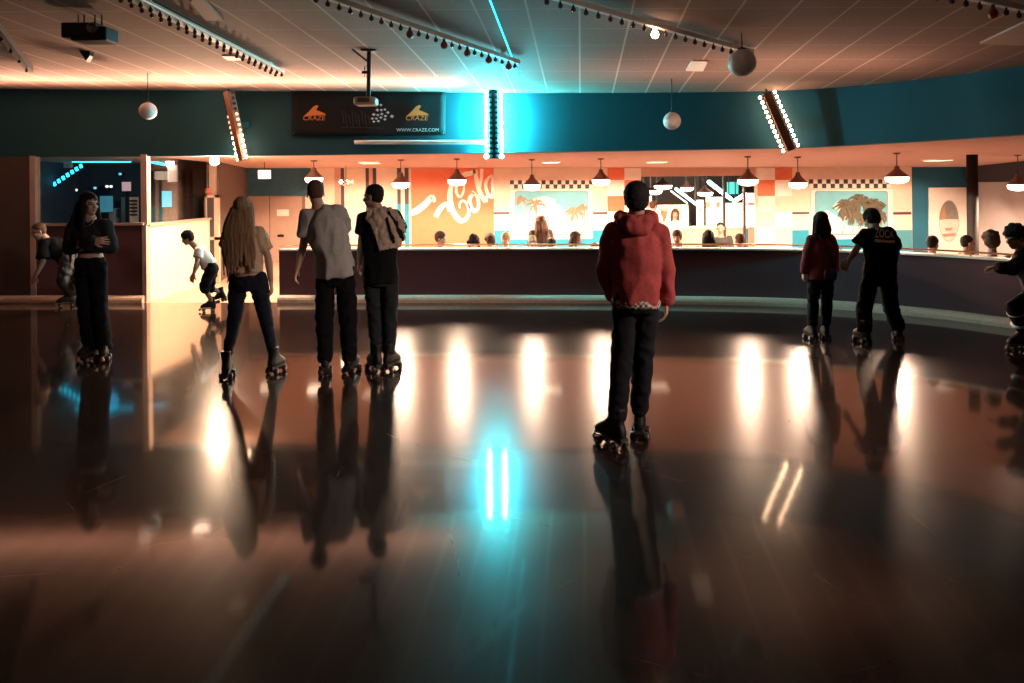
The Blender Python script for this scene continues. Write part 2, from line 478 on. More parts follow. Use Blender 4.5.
# back wall with the opening towards the serving area
def wallpiece(name, x0, x1, y0, y1, m, Y=YB): 
    a = P(x0, 200, Y); b = P(x1, 200, Y); zt = P((x0+x1)/2, y0, Y).z; zb = P((x0+x1)/2, y1, Y).z if y1 else FS
    mb = MB(); mb.box((a.x, Y, zb), (b.x, Y + 0.15, zt)); return struct(name, mb, m)
wallpiece('wall_back', 226, 641, 150, None, CREAM)
wallpiece('wall_back_east', 756, 912, 150, None, CREAM)
BLUEW = mat('blue_wall_paint', (0.010, 0.115, 0.19), 0.7)
wallpiece('wall_back_blue', 912, 985, 150, None, BLUEW)
wallpiece('wall_opening_head', 641, 756, 150, 176, ORCEIL)
# wall on the right with its dark bulkhead
ra = P(976, 200, YB - .02); rb = P(1075, 200, 15.2)
GREYW = mat('pale_grey_wall', (0.52, 0.46, 0.45), 0.8, var=0.2, scale=30)
wall_between('wall_right', ra, rb, FS, 2.5, 0.15, GREYW)
nd = (rb - ra); nd.z = 0; nd.normalize(); nr = Vector((nd.y, -nd.x, 0))
mb = MB(); mb.prism([Vector((ra.x, ra.y, 1.83)) + nr*0.25, Vector((rb.x, rb.y, 1.83)) + nr*0.25, Vector((rb.x, rb.y, 1.83)), Vector((ra.x, ra.y, 1.83))], (0, 0, 0.7))
struct('wall_right_bulkhead', mb, mat('dark_plum_paint', (0.018, 0.013, 0.022), 0.8))

# serving area behind the opening
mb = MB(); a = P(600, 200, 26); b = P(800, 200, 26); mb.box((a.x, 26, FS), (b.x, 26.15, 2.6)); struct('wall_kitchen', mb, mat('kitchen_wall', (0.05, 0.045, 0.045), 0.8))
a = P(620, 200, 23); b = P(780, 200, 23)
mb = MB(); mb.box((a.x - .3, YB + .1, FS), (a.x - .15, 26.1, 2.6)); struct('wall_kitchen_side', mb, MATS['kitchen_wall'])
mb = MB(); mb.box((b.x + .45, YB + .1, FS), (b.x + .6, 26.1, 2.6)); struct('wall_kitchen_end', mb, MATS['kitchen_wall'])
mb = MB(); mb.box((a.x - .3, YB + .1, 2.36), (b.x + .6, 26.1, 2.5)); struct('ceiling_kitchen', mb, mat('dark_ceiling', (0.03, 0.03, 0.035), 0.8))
# built-in ledge seats along the barrier's back
for k, (dd, zz) in enumerate(((0.42, 0.11),)):
    rings = []
    c1 = offset(WALL, 0.2); c2 = offset(WALL, 1.9)
    for i in range(i_b0 + 2, len(WALL) - 10):
        rings.append([Vector((c1[i].x, c1[i].y, FS)), Vector((c1[i].x, c1[i].y, zz)), Vector((c2[i].x, c2[i].y, zz)), Vector((c2[i].x, c2[i].y, FS))])
    mb = MB(); mb.loft(rings); struct('trim_2', mb, MATS['snack_floor_tile'])

# ------------------------------------------------------------------ lights
LW = (1.0, 0.66, 0.45)
def light(kind, name, loc, energy, color, size=0.05, rot=None, spot=None, blend=0.15):
    d_ = bpy.data.lights.new(name, kind); d_.energy = energy; d_.color = color
    if kind in ('POINT', 'SPOT'): d_.shadow_soft_size = size
    if kind == 'SPOT': d_.spot_size = spot; d_.spot_blend = blend
    if kind == 'AREA': d_.size = size
    o = bpy.data.objects.new(name, d_); COL.objects.link(o); o.location = loc
    if rot is not None: o.rotation_euler = rot
    return o
world = bpy.data.worlds.new('world'); sc.world = world; world.use_nodes = True
world.node_tree.nodes['Background'].inputs['Color'].default_value = (1.0, 0.62, 0.48, 1)
world.node_tree.nodes['Background'].inputs['Strength'].default_value = 0.06

GLOW = mat('lamp_glow', (1, 0.9, 0.75), emit=5, ecol=(1.0, 0.76, 0.56), var=0)
BULB_ON = mat('lit_bulb', (1, 0.8, 0.6), emit=34, ecol=(1.0, 0.62, 0.38), var=0)
BULB_MID = mat('dim_bulb', (0.9, 0.6, 0.45), 0.3, emit=1.6, ecol=(1.0, 0.5, 0.3), var=0)
BULB_OFF = mat('unlit_bulb', (0.06, 0.03, 0.03), 0.25)
BULB_RED = mat('red_globe_bulb', (0.30, 0.035, 0.03), 0.25)
CYAN_ON = mat('cyan_neon', (0.1, 0.9, 1), emit=1150, ecol=(0.06, 0.84, 0.97), var=0)
CYAN_DIM = mat('cyan_neon_dim', (0.1, 0.9, 1), emit=3.5, ecol=(0.02, 0.62, 0.85), var=0)

# pendants: px, py, half width px, distance, shade label part
PEND = [
    (314, 180, 9.0, 15.3, 'conical pendant lamp above the grey t-shirt skater\'s head', 0),
    (401, 185, 9.0, 15.2, 'conical pendant lamp between the dark stripes and the red mural', 1),
    (457, 182, 9.5, 14.9, 'conical pendant lamp hanging in front of the big letter C', 1),
    (532, 187, 8.5, 15.4, 'conical pendant lamp covering the checkered border over the palm beach mural', 1),
    (601, 182, 9.0, 15.2, 'conical pendant lamp just before the red and white checker column', 1),
    (655, 192, 7.0, 22.0, 'low pendant lamp beside the dark haired head in the serving area', 0),
    (663, 187, 9.0, 21.2, 'wide pendant lamp hanging inside the serving area opening', 1),
    (687, 189, 6.5, 24.0, 'small pendant lamp deep in the serving area near the cyan tube', 0),
    (705, 194, 7.6, 22.5, 'pendant lamp between the two cyan tubes of the serving area', 1),
    (748, 182, 10.3, 14.7, 'conical pendant lamp at the edge of the serving area opening', 1),
    (798, 185, 9.0, 14.9, 'conical pendant lamp beside the second checkered border', 1),
    (897, 179.5, 11.2, 14.0, 'large conical pendant lamp beside the blue wall', 1),
    (1018, 187, 9.5, 14.6, 'conical pendant lamp in front of the pale grey wall', 1)]
SHADE = mat('dark_shade', (0.16, 0.075, 0.055), 0.5, 0.2)
PEND_W = 780
for px, py, hw, d_, lab, lit in PEND:
    c = P(px, py, d_); R = hw*d_/F
    top = sceil_z(c.x, c.y) if d_ < YB else 2.36
    t = thing('pendant_lamp', lab, 'lamp', (c.x, c.y, c.z), 'pendant lamps of the snack bar')
    mb = MB(); mb.tube([c + Vector((0,0,0.2)), Vector((c.x, c.y, top + .01))], 0.008, 6); obj('cord', mb, BLACKM, t)
    mb = MB(); mb.lathe([(0.0, top+.005), (0.06, top), (0.06, top-0.02), (0.0, top-0.035)], (c.x, c.y, 0), 16); obj('canopy', mb, SHADE, t, True)
    mb = MB(); mb.lathe([(0.02, 0.24), (0.035, 0.235), (0.045, 0.19), (R*0.45, 0.145), (R*1.0, 0.055), (R*1.03, 0.045), (R*0.98, 0.045), (R*0.42, 0.13), (0.01, 0.18)], c, 28); obj('shade', mb, SHADE, t, True)
    mb = MB(); mb.lathe([(0.01, 0.055), (R*0.97, 0.05), (R*1.0, 0.02), (R*0.92, -0.03), (R*0.55, -0.065), (0.01, -0.075)], c, 28); obj('diffuser', mb, GLOW, t, True)
    if lit:
        light('SPOT', 'pendant_light', c + Vector((0, 0, -0.10)), PEND_W, LW, 0.10, (0, 0, 0), math.radians(174), 0.10)

# small brass chandelier and the square lantern
c = P(346, 183, 17.5); tz = sceil_z(c.x, c.y)
t = thing('chandelier', 'small brass chandelier hanging near the red wall stripe', 'lamp', c)
mb = MB(); mb.tube([c, Vector((c.x, c.y, tz))], 0.01, 6); obj('stem', mb, mat('brass', (0.6, 0.36, 0.14), 0.3, 0.9), t)
for k in range(5):
    a = 2*PI*k/5 + .3; e_ = c + Vector((math.cos(a)*.14, math.sin(a)*.14, -0.02))
    mb = MB(); mb.tube([c + Vector((0,0,.04)), c + Vector((math.cos(a)*.08, math.sin(a)*.08, -.06)), e_], 0.008, 6); obj('arm', mb, MATS['brass'], t)
    mb = MB(); mb.lathe([(0.012, 0), (0.035, .02), (0.038, .05), (0.02, .085), (0.004, .09)], e_, 12); obj('bulb', mb, BULB_ON if k % 2 else BULB_MID, t, True)
c = P(264.5, 174.5, 16.0); tz = sceil_z(c.x, c.y)
t = thing('lantern', 'square white lantern hanging before the blue door header', 'lamp', c)
mb = MB(); mb.box((c.x-.10, c.y-.10, c.z-.085), (c.x+.10, c.y+.10, c.z+.085)); obj('shade', mb, mat('lantern_paper', (1, .85, .7), emit=2.2, ecol=(1, .72, .5), var=0), t, bevel=0.01)
mb = MB(); mb.box((c.x-.11, c.y-.11, c.z+.085), (c.x+.11, c.y+.11, c.z+.1)); mb.tube([c, Vector((c.x, c.y, tz))], 0.008, 6); obj('frame', mb, BLACKM, t)

# bare bright lamp under the fascia near the entry
c = P(214.5, 161, 13.3)
t = thing('flood_lamp', 'glaring bare flood lamp under the fascia above the entry', 'lamp', c)
mb = MB(); mb.ell(c, Vector((.075,0,0)), Vector((0,.075,0)), Vector((0,0,.075))); obj('bulb', mb, mat('glaring_bulb', (1,.9,.8), emit=160, ecol=(1,.62,.40), var=0), t, True)
mb = MB(); mb.lathe([(0.05, .06), (0.06, .09), (0.035, .14), (0.03, fas_z(c) - c.z + 0.05)], c, 16); obj('socket', mb, BLACKM, t, True)
light('POINT', 'flood_light', c + Vector((0.05, -0.12, -0.05)), 450, (1, .66, .42), 0.07)

# marquee bars on the fascia
def marquee(name, label, top, bot, half, off, face, lit_fn, nb, rb, depth, matbar, bw=.55):
    A, nA, tA = on_curve(*top, off=off); B, nB, tB = on_curve(*bot, off=off)
    ax = (B - A); L = ax.length; ax.normalize()
    f = Vector(face).normalized(); f = (f - ax*f.dot(ax)).normalized(); w = ax.cross(f).normalized()
    t = thing(name, label, 'light bar', B, 'marquee light bars on the teal fascia')
    mb = MB(); mb.obox((A+B)/2, ax*(L/2), w*half*bw, f*depth); obj('bar', mb, matbar, t, bevel=0.01)
    mb = MB(); mb.tube([A, Vector((A.x, A.y, ceil_z(A.x, A.y) + .01))], 0.012, 6); obj('hanger', mb, BLACKM, t)
    mb = MB(); mb.obox((A+B)/2 - f*(depth + max(off-depth, .02)/2), ax*0.05, w*0.04, f*(max(off-depth, .02)/2 + .01)); obj('bracket', mb, BLACKM, t)
    for s_ in (-1, 1):
        for k in range(nb):
            q = A + ax*(L*(k+.5)/nb) + w*(s_*half) + f*(depth*(0.3 if bw < .9 else 1.0))
            mb = MB(); mb.ell(q, w*rb, ax*rb, f*rb, 12, 8); bu = obj('bulb', mb, lit_fn(s_, k), t, True)
            mb = MB(); mb.obox(q - w*(s_*half*0.3), w*(half*0.2), ax*(rb*.4), f*(rb*.5)); obj('socket', mb, matbar, bu)
    return t, A, B, ax, w, f
BRONZE = mat('bronze_bar', (0.16, 0.075, 0.045), 0.4, 0.5)
RUST = mat('rust_bar', (0.30, 0.13, 0.08), 0.45, 0.2)
marquee('marquee_light_bar', 'slanted marquee bar with two rows of lit warm bulbs', (766, 94), (792, 151), 0.115, 0.20, (0.0, -1, -0.1),
        lambda s_, k: BULB_ON, 12, 0.025, 0.03, BRONZE)
marquee('marquee_light_bar', 'slanted rust coloured marquee bar with mostly dim bulbs near the entry', (234, 93), (249, 161), 0.10, 0.22, (-.55, -0.85, 0.0),
        lambda s_, k: (BULB_OFF if k < 4 else BULB_MID if k < 8 else BULB_ON), 13, 0.026, 0.07, RUST)
DKTEAL = mat('dark_bar', (0.02, 0.05, 0.06), 0.35, 0.5)
t, A, B, ax, w, f = marquee('marquee_light_bar', 'upright dark marquee bar glowing cyan between two neon tubes', (494.5, 89), (495.5, 159), 0.046, 0.22, (0, -1, 0),
        lambda s_, k: MATS.get('teal_bulb') or mat('teal_bulb', (0.03, 0.35, 0.4), 0.2, emit=.35, ecol=(.03, .5, .6)), 14, 0.027, 0.025, DKTEAL, 1.6)
for s_ in (-1, 1):
    mb = MB(); mb.ell(B + w*(s_*0.120) - ax*0.03, w*.04, ax*.035, f*.04, 12, 8); obj('end_lamp', mb, mat('cold_lamp', (.8,1,1), emit=12, ecol=(.6,.95,1), var=0), t, True)
for s_ in (-1, 1):
    tt = thing('neon_tube', 'upright cyan neon tube on the %s side of the dark marquee bar' % ('banner' if s_*w.x < 0 else 'checker column'), 'neon tube', B + w*(s_*0.120), 'cyan neon tubes beside the marquee bar')
    a = A + w*(s_*0.120) + ax*0.05 - f*0.08; b = B + w*(s_*0.120) - ax*0.10 - f*0.08
    mb = MB(); mb.cap(a, b, 0.018, 0.018, 10, 3); obj('tube', mb, CYAN_ON, tt, True)
    mb = MB()
    for q in (a, b): mb.obox(q - f*0.05, w*.015, ax*.015, f*.07)
    obj('clip', mb, BLACKM, tt)
q1, _, _ = on_curve(766, 94, off=.5); q2, _, _ = on_curve(792, 148, off=.5)

q1, _, _ = on_curve(232, 92, off=.6); light('POINT', 'bar_light', q1 + Vector((-.3, 0, 0.1)), 18, LW, 0.15)

# added area lights without fixtures, for the warm ceiling glow by the fascia
def wash(px, e, length, zd=0.55, off=0.9):
    q, n_, t_ = on_curve(px, 90, off=off); q.z = ceil_z(q.x, q.y) - zd
    o = light('AREA', 'added_ceiling_wash', q, e, (1, .60, .42), 1, (math.radians(180 + 12), 0, 0))
    o.data.shape = 'RECTANGLE'; o.data.size = length; o.data.size_y = 0.15; o.data.spread = math.radians(150)
wash(60, 62, 3.0); wash(250, 62, 3.0); wash(400, 46, 2.0); wash(660, 9, 2.5, zd=.9, off=1.6); wash(830, 14, 2.5, zd=1.0, off=2.0)
hl = light('AREA', 'house_light', (6.0, 3.0, 3.55), 75, (1, .76, .64), 0.8, (math.radians(66), 0, math.radians(51)))
hl.data.spread = math.radians(52)
# light tracks on the rink ceiling
ROPE = mat('pinkish_rope_light', (.9, .7, .62), emit=.75, ecol=(1, .62, .48), var=.3, scale=4)
def track(label, p0, p1, nbul, rows, rb, sel, w_=0.06, m=WHITEP, name='light_track', drop=0.05):
    a = on_ceiling(*p0, .03); b = on_ceiling(*p1, .03); ax = (b - a); L = ax.length; ax.normalize()
    s_ = ax.cross(Vector((0,0,1))).normalized(); u = s_.cross(ax)
    t = thing(name, label, 'light track', (a + b)/2, 'bulb tracks on the rink ceiling')
    mb = MB(); mb.obox((a+b)/2 - u*(drop/2), ax*(L/2), s_*w_, u*(drop/2)); mb.obox(a.lerp(b, .12) + u*.015, ax*.03, s_*w_*.5, u*.02); mb.obox(a.lerp(b, .9) + u*.015, ax*.03, s_*w_*.5, u*.02); obj('rail', mb, m, t)
    if m is WHITEP:
        for r_ in range(rows):
            o_ = (r_*2 - 1)*w_*.85 if rows > 1 else -w_*.9
            mb = MB(); mb.tube([a + s_*o_ - u*(drop*.6), b + s_*o_ - u*(drop*.6)], .011, 6); obj('rope_light', mb, ROPE, t)
    for r_ in range(rows):
        o_ = (r_ - (rows-1)/2)*w_*1.6
        for k in range(nbul):
            q = a + ax*(L*(k+.5)/nbul) + s_*o_ - u*drop
            big, mm = sel(r_, k); rr = rb*(1.7 if big else 1)
            mb = MB(); mb.lathe([(rr*.35, .0), (rr*.4, -rr*.7), (rr*.8, -rr*1.1), (rr, -rr*1.8), (rr*.75, -rr*2.5), (rr*.1, -rr*2.8)], q, 10); obj('bulb', mb, mm, t, True)
    return t
DKRAIL = mat('dark_rail', (0.08, 0.05, 0.045), 0.5)
track('double row track of unlit bulbs above the booth and entry', (120, -12), (281, 70), 22, 2, 0.022, lambda r, k: (False, BULB_OFF), 0.055)
track('bulb track with big red globes leading towards the upright cyan bar', (310, -12), (518, 60), 24, 1, 0.024, lambda r, k: (k in (9, 13, 16, 19, 22), BULB_RED if k in (9, 13, 16, 19, 22) else BULB_OFF), 0.03)
track('bulb track ending above the mirror ball with one lit bulb', (540, -10), (752, 50), 20, 1, 0.024, lambda r, k: ((k == 9), BULB_ON if k == 9 else BULB_OFF), 0.03)
track('short end of a bulb track at the ceiling corner over the dark fascia', (930, -15), (1050, 12), 9, 1, 0.026, lambda r, k: (k == 4, BULB_RED if k == 4 else BULB_OFF), 0.03)
track('dark ceiling track beside the hanging projector', (-30, -12), (30, 66), 6, 1, 0.02, lambda r, k: (False, BULB_OFF), 0.04, DKRAIL, drop=0.09)
# cyan led line
a = on_ceiling(487, -8); b = on_ceiling(519, 75)
mb = MB(); mb.tube([a - Vector((0,0,.006)), b - Vector((0,0,.006))], 0.008, 6)
tag(obj('led_strip', mb, CYAN_DIM), 'thin cyan LED strip running along the ceiling towards the upright bar', 'LED strip')
# ceiling panels
def cpanel(name, label, cat, pts, m, th=0.02):
    mb = MB(); q = [on_ceiling(*p) for p in pts]; mb.prism(q, (0, 0, -th)); tag(obj(name, mb, m), label, cat)
cpanel('ceiling_vent', 'small pale square vent in the ceiling above the palm beach mural', 'vent', [(692, 59.5), (708, 60), (703, 70), (686, 69.5)], WHITEP)
cpanel('ceiling_panel', 'large pale lighter tile at the ceiling edge by the curved fascia', 'ceiling panel', [(980, 42), (1030, 18), (1060, 40), (1024, 44)], mat('pale_tile', (0.52, 0.36, 0.29), 0.8))
cpanel('ceiling_vent', 'slim pale vent in the ceiling near the double row track', 'vent', [(222, 55), (236, 55), (243, 59), (228, 59)], WHITEP)
cpanel('ceiling_panel', 'large pale lighter tile beside the double row bulb track', 'ceiling panel', [(190, 0), (200, -6), (224, 19), (206, 19)], MATS['pale_tile'])

# mirror balls
def ball(px, py, r, d_, label):
    c = P(px, py, d_); R = r*d_/F
    t = thing('mirror_ball', label, 'mirror ball', (c.x, c.y, c.z - R), 'mirror balls under the ceiling')
    mb = MB(); n_ = 26
    mb.ell(c, Vector((R,0,0)), Vector((0,R,0)), Vector((0,0,R)), n_, 16); obj('ball', mb, mat('mirror_tiles', (0.88, 0.78, 0.74), 0.55, 0.1, var=0.5, scale=60), t)
    mb = MB(); mb.lathe([(R*.3, R*.96), (R*.3, R*1.04), (.015, R*1.12), (.006, R*1.2), (.006, ceil_z(c.x, c.y) - c.z)], c, 10); obj('cord', mb, BLACKM, t)
ball(742, 63, 14, 8.6, 'large mirror ball hanging below the end of a bulb track')
ball(148, 111, 8.6, 11.6, 'small mirror ball hanging before the fascia above the booth')
ball(672, 121, 8.8, 11.3, 'small mirror ball hanging above the red jacket skater')
light('POINT', 'ball_light', P(142, 118, 10.8), 0.8, LW, .1)

# hanging projectors
DKP = mat('projector_black', (0.012, 0.016, 0.018), 0.4)
c = P(83.5, 31, 8.2); k_ = 8.2/F
t = thing('hanging_projector', 'black projector hung on four rods from the ceiling', 'projector', c)
mb = MB(); mb.box((c.x - 23*k_, c.y, c.z - 6*k_), (c.x + 12*k_, c.y + .3, c.z + 9*k_)); mb.box((c.x - 14*k_, c.y + .01, c.z - 9*k_), (c.x + 22*k_, c.y + .28, c.z + 5*k_)); obj('body', mb, DKP, t, bevel=0.015)
for x in (-13, -7, 4, 11):
    mb = MB(); q = c + Vector((x*k_, .15, 0)); mb.tube([q, Vector((q.x, q.y, ceil_z(q.x, q.y)+.01))], 0.008, 6); obj('rod', mb, DKRAIL, t)
mb = MB(); q = c + Vector((9*k_, -.012, 3*k_)); nn_ = 20
mb.loft([[q + Vector((math.cos(2*PI*i/nn_)*r_, y_, math.sin(2*PI*i/nn_)*r_)) for i in range(nn_)] for r_, y_ in ((.052, .02), (.055, -.01), (.044, -.012), (.040, .01))]); obj('lens', mb, mat('lens_ring', (0.3, 0.3, 0.3), 0.3, .8), t, True)
q = on_ceiling(86, 51)
t = thing('ceiling_sensor', 'small dark wedge shaped sensor under the ceiling below the projector', 'sensor', q)
mb = MB(); mb.prism([q + Vector((-.09, 0, 0)), q + Vector((.05, 0, 0)), q + Vector((.05, 0, -.06)), q + Vector((.0, 0, -.13))], (0, .09, 0)); obj('housing', mb, DKP, t)
mb = MB(); mb.box((q.x - .03, q.y + .01, q.z - .01), (q.x + .03, q.y + .07, q.z + .03)); obj('mount', mb, DKP, t)
q = on_ceiling(369, 50); bq = P(366, 101, q.y); k_ = q.y/F
t = thing('pole_projector', 'white projector on a ceiling pole in front of the black banner', 'projector', bq)
mb = MB(); mb.box((q.x - .09, q.y - .05, q.z - .02), (q.x + .09, q.y + .05, q.z + .04)); obj('mounting_plate', mb, DKP, t)
mb = MB(); mb.tube([q, bq + Vector((.03, 0, 0.03))], 0.026, 10); obj('pole', mb, DKP, t)
mb = MB(); mb.tube([q + Vector((-.02, 0, -.14)), on_ceiling(352, 49)], 0.012, 6); mb.tube([q + Vector((-.055, 0, -.2)), q + Vector((-.055, 0, -.33))], 0.006, 6); mb.box((q.x-.09, q.y-.02, q.z-.29), (q.x-.02, q.y+.02, q.z-.26)); obj('brace', mb, DKP, t)
mb = MB(); mb.box((bq.x - 11*k_, bq.y - .12, bq.z - 4.5*k_), (bq.x + 11*k_, bq.y + .15, bq.z + 3.5*k_)); obj('body', mb, mat('projector_shell', (0.55, 0.40, 0.32), 0.5), t, bevel=0.03)
mb = MB(); mb.box((bq.x - 7*k_, bq.y - .126, bq.z - 2.0*k_), (bq.x + 5*k_, bq.y - .1, bq.z + 2.5*k_)); obj('grille', mb, mat('grille_brown', (0.10, 0.06, 0.05), 0.5), t)

# banner on the fascia
x0, x1, y0, y1 = 293, 446, 91.5, 135.5
def bn(px, py, off=0.0):
    q, n_, t_ = on_curve(px, py, off=0.05 + off); return q
mb = MB(); nx, ny = 24, 8; vs = []
for s_ in (0.012, -0.012):
    for j in range(ny+1):
        for i in range(nx+1):
            u, v_ = i/nx, j/ny
            vs.append(bn(x0 + (x1-x0)*u, y0 + (y1-y0)*v_ + 1.2*math.sin(u*PI)*(v_-.5), s_ + 0.012*noise.noise((u*6, v_*3 + u*4, 1))))
o_ = (nx+1)*(ny+1); fs = []
for j in range(ny):
    for i in range(nx):
        a = j*(nx+1) + i; fs.append((a, a+1, a+nx+2, a+nx+1)); fs.append((a+o_, a+nx+1+o_, a+nx+2+o_, a+1+o_))
edge_i = [i for i in range(nx+1)] + [j*(nx+1)+nx for j in range(1, ny+1)] + [ny*(nx+1)+i for i in range(nx-1, -1, -1)] + [j*(nx+1) for j in range(ny-1, 0, -1)]
for a, b in zip(edge_i, edge_i[1:] + edge_i[:1]): fs.append((a, a+o_, b+o_, b))
mb.add(vs, fs)
bt = thing('banner', 'black vinyl banner with two orange emblems hung on the teal fascia', 'banner', bn((x0+x1)/2, y1))
obj('cloth', mb, mat('black_vinyl', (0.014, 0.014, 0.016), 0.7, bump=.1, spec=.2), bt, True)
ORANGE = mat('orange_print', (0.85, 0.27, 0.07), 0.5); BWHITE = mat('white_print', (0.75, 0.75, 0.75), 0.5); GREYP = mat('grey_print', (0.10, 0.075, 0.08), 0.5)
def flatpoly(pts, off=0.03, th=0.006):
    mb = MB(); q = [bn(*p, off) for p in pts]; n_ = Vector((0, th, 0)); mb.prism(q, n_); return mb
def px_text(mb, body, cx, cy, h, wide, place, shear=0.0, off=0.0):
    vs, fs = text_mb(body, 1.0, shear=shear)
    xs = [v.x for v in vs]; ys = [v.y for v in vs]; w_ = max(xs) - min(xs); hh = max(ys) - min(ys)
    mx, my = (max(xs)+min(xs))/2, (max(ys)+min(ys))/2
    mb.add([place(cx + (v.x-mx)/w_*wide, cy - (v.y-my)/hh*h) for v in vs], fs); return mb
for ex in (316, 418):
    hump = [(ex-11, 117), (ex-5, 111.5), (ex-1, 107), (ex+2, 105.5), (ex+4, 106.5), (ex+1.5, 110.5), (ex+4, 111.3), (ex+10, 113.8), (ex+11.5, 115.5), (ex+5, 115.6), (ex-5, 116.2)]
    mb = flatpoly(hump); px_text(mb, 'CRAZE', ex, 118.4, 4.6, 22, lambda a, b: bn(a, b, .034), .15); obj('emblem', mb, ORANGE, bt)
mb = MB(); px_text(mb, 'WWW.CRAZE.COM', 418.5, 130.3, 3.2, 42, lambda a, b: bn(a, b, .034)); obj('web_address_lettering', mb, BWHITE, bt)
mb = MB()
for k, (cx_, cy_, s_) in enumerate([(382,105.5,1.6),(378.5,110.5,1.8),(382.5,110.5,1.6),(386,110,1.5),(375,115,1.9),(379,115.5,1.6),(383,114.5,1.7),(389,113,1.7),(373.5,119,1.7),(377.5,119,1.6),(382,118,1.7),(386.5,116.5,1.7),(393,116.8,2.0),(375,122,1.6),(379.5,121.5,1.7),(386,119.8,1.6)]):
    q = [bn(cx_ + a*s_, cy_ + b*s_*.8, .034) for a, b in ((-1,.2),(-.2,-1),(1,-.3),(.3,1))]
    mb.prism(q, (0, .006, 0))
obj('checker_print', mb, BWHITE, bt)
mb = MB()
for k in range(9):
    xx = 343 + k*3.2; q = [bn(xx, 111 + (k % 3)*2, .034), bn(xx+1, 111 + (k % 3)*2, .034), bn(xx+2.6, 124 + (k % 2)*3, .034), bn(xx+1.8, 124 + (k % 2)*3, .034)]; mb.prism(q, (0, .006, 0))
mb.prism([bn(343, 127, .034), bn(385, 128.2, .034), bn(385, 128.8, .034), bn(343, 127.6, .034)], (0, .006, 0))
obj('flame_print', mb, mat('dark_red_print', (0.035, 0.02, 0.02), 0.5), bt)
mb = MB()
for px, py in ((x0+2, y0+2), (x1-2, y0+2), (x0+2, y1-2), (x1-2, y1-2)):
    q = bn(px, py, .03); mb.ell(q, Vector((.012,0,0)), Vector((0,.008,0)), Vector((0,0,.012)), 10, 6)
mat('steel', (.5,.5,.5), .3, .9); obj('grommet_rim', mb, mat('dull_grommet', (.08,.08,.08), .6), bt, True)
# pale tube below it
a = bn(356, 142, .05); b = bn(486, 142, .05)
t = thing('fluorescent_tube', 'long pale unlit tube fixed on the fascia below the banner', 'tube light', a)
mid = [bn(x, 142, .05) for x in range(356, 487, 13)]
mb = MB(); mb.tube(mid, 0.026, 10); obj('tube', mb, mat('pale_tube', (0.75, 0.66, 0.62), 0.35), t, True)
mb = MB(); mb.tube([q + Vector((0, .045, -.01)) for q in mid], 0.035, 6); obj('batten', mb, WHITEP, t)

# handrail on the barrier
rl = offset(WALL, 0.03)[i_b0:]
t = thing('handrail', 'thin orange-brown handrail running along the barrier top', 'handrail', (rl[len(rl)//2].x, rl[len(rl)//2].y, BZ + .03))
RAILM = mat('copper_rail', (0.55, 0.25, 0.12), 0.3, 0.6)
mb = MB(); mb.tube([Vector((p.x, p.y, BZ + 0.085)) for p in rl], 0.013, 8); obj('rail', mb, RAILM, t, True)
acc = 0
for a, b in zip(rl, rl[1:]):
    acc += (b - a).length
    if acc > 1.7:
        acc = 0; mb = MB(); mb.tube([Vector((b.x, b.y, BZ + .02)), Vector((b.x, b.y, BZ + .085))], 0.011, 8); obj('post', mb, RAILM, t, True)

# ------------------------------------------------------------------ back wall decoration
PINKW = mat('pink_stripe', (0.62, 0.30, 0.22), 0.6)
trim_n = [3]
def trim_box(x0, y0, x1, y1, m, off=0.0, th=0.015):
    o = struct('trim_%d' % trim_n[0], wbox(x0, y0, x1, y1, off, th), m); trim_n[0] += 1; return o
for a, b, m in ((335, 341, PINKW), (341.2, 344.5, STRIPE), (366, 369.3, STRIPE), (369.5, 373, PINKW), (373.2, 376.6, STRIPE), (397.5, 401, STRIPE), (405, 409, STRIPE)):
    trim_box(a, 150, b, 275, m)
for a, b in ((397.5, 401), (405, 409)): trim_box(a, 204, b, 275, CYANP, 0.016, .004)
for a, b in ((494, 509.5), (593, 607.5), (792, 809)):
    trim_box(a, 230, b, 275, CYANP); trim_box(a, 212, b, 214, STRIPE, 0.003)
trim_box(509.5, 238, 593, 275, CYANP, 0, .008); trim_box(809, 238, 893, 275, CYANP, 0, .008)
trim_box(893, 212, 911, 214.5, STRIPE); trim_box(893, 230, 912, 275, mat('slate_blue_paint', (.06, .25, .32), .6))
# red and white checker columns
def checker(x0, x1, name, rows, ys):
    xm = (x0+x1)/2
    for j in range(len(ys) - 1):
        for i in range(2):
            a, b = (x0, xm) if i == 0 else (xm, x1)
            m = rows[j][i]
            o = struct('trim_%d' % trim_n[0], wbox(a, ys[j], b, ys[j+1], 0, 0.014), m); trim_n[0] += 1
ys = [168, 180, 196, 211.5, 227, 243, 275]
checker(607.5, 641, 'a', [(RED, WHITEP), (WHITEP, RED), (RED, WHITEP), (WHITEP, CREAM), (CREAM, WHITEP), (WHITEP, CREAM)], ys)
checker(757.5, 792, 'b', [(WHITEP, RED), (RED, WHITEP), (WHITEP, CREAM), (CREAM, WHITEP), (WHITEP, CREAM), (CREAM, WHITEP)], ys)

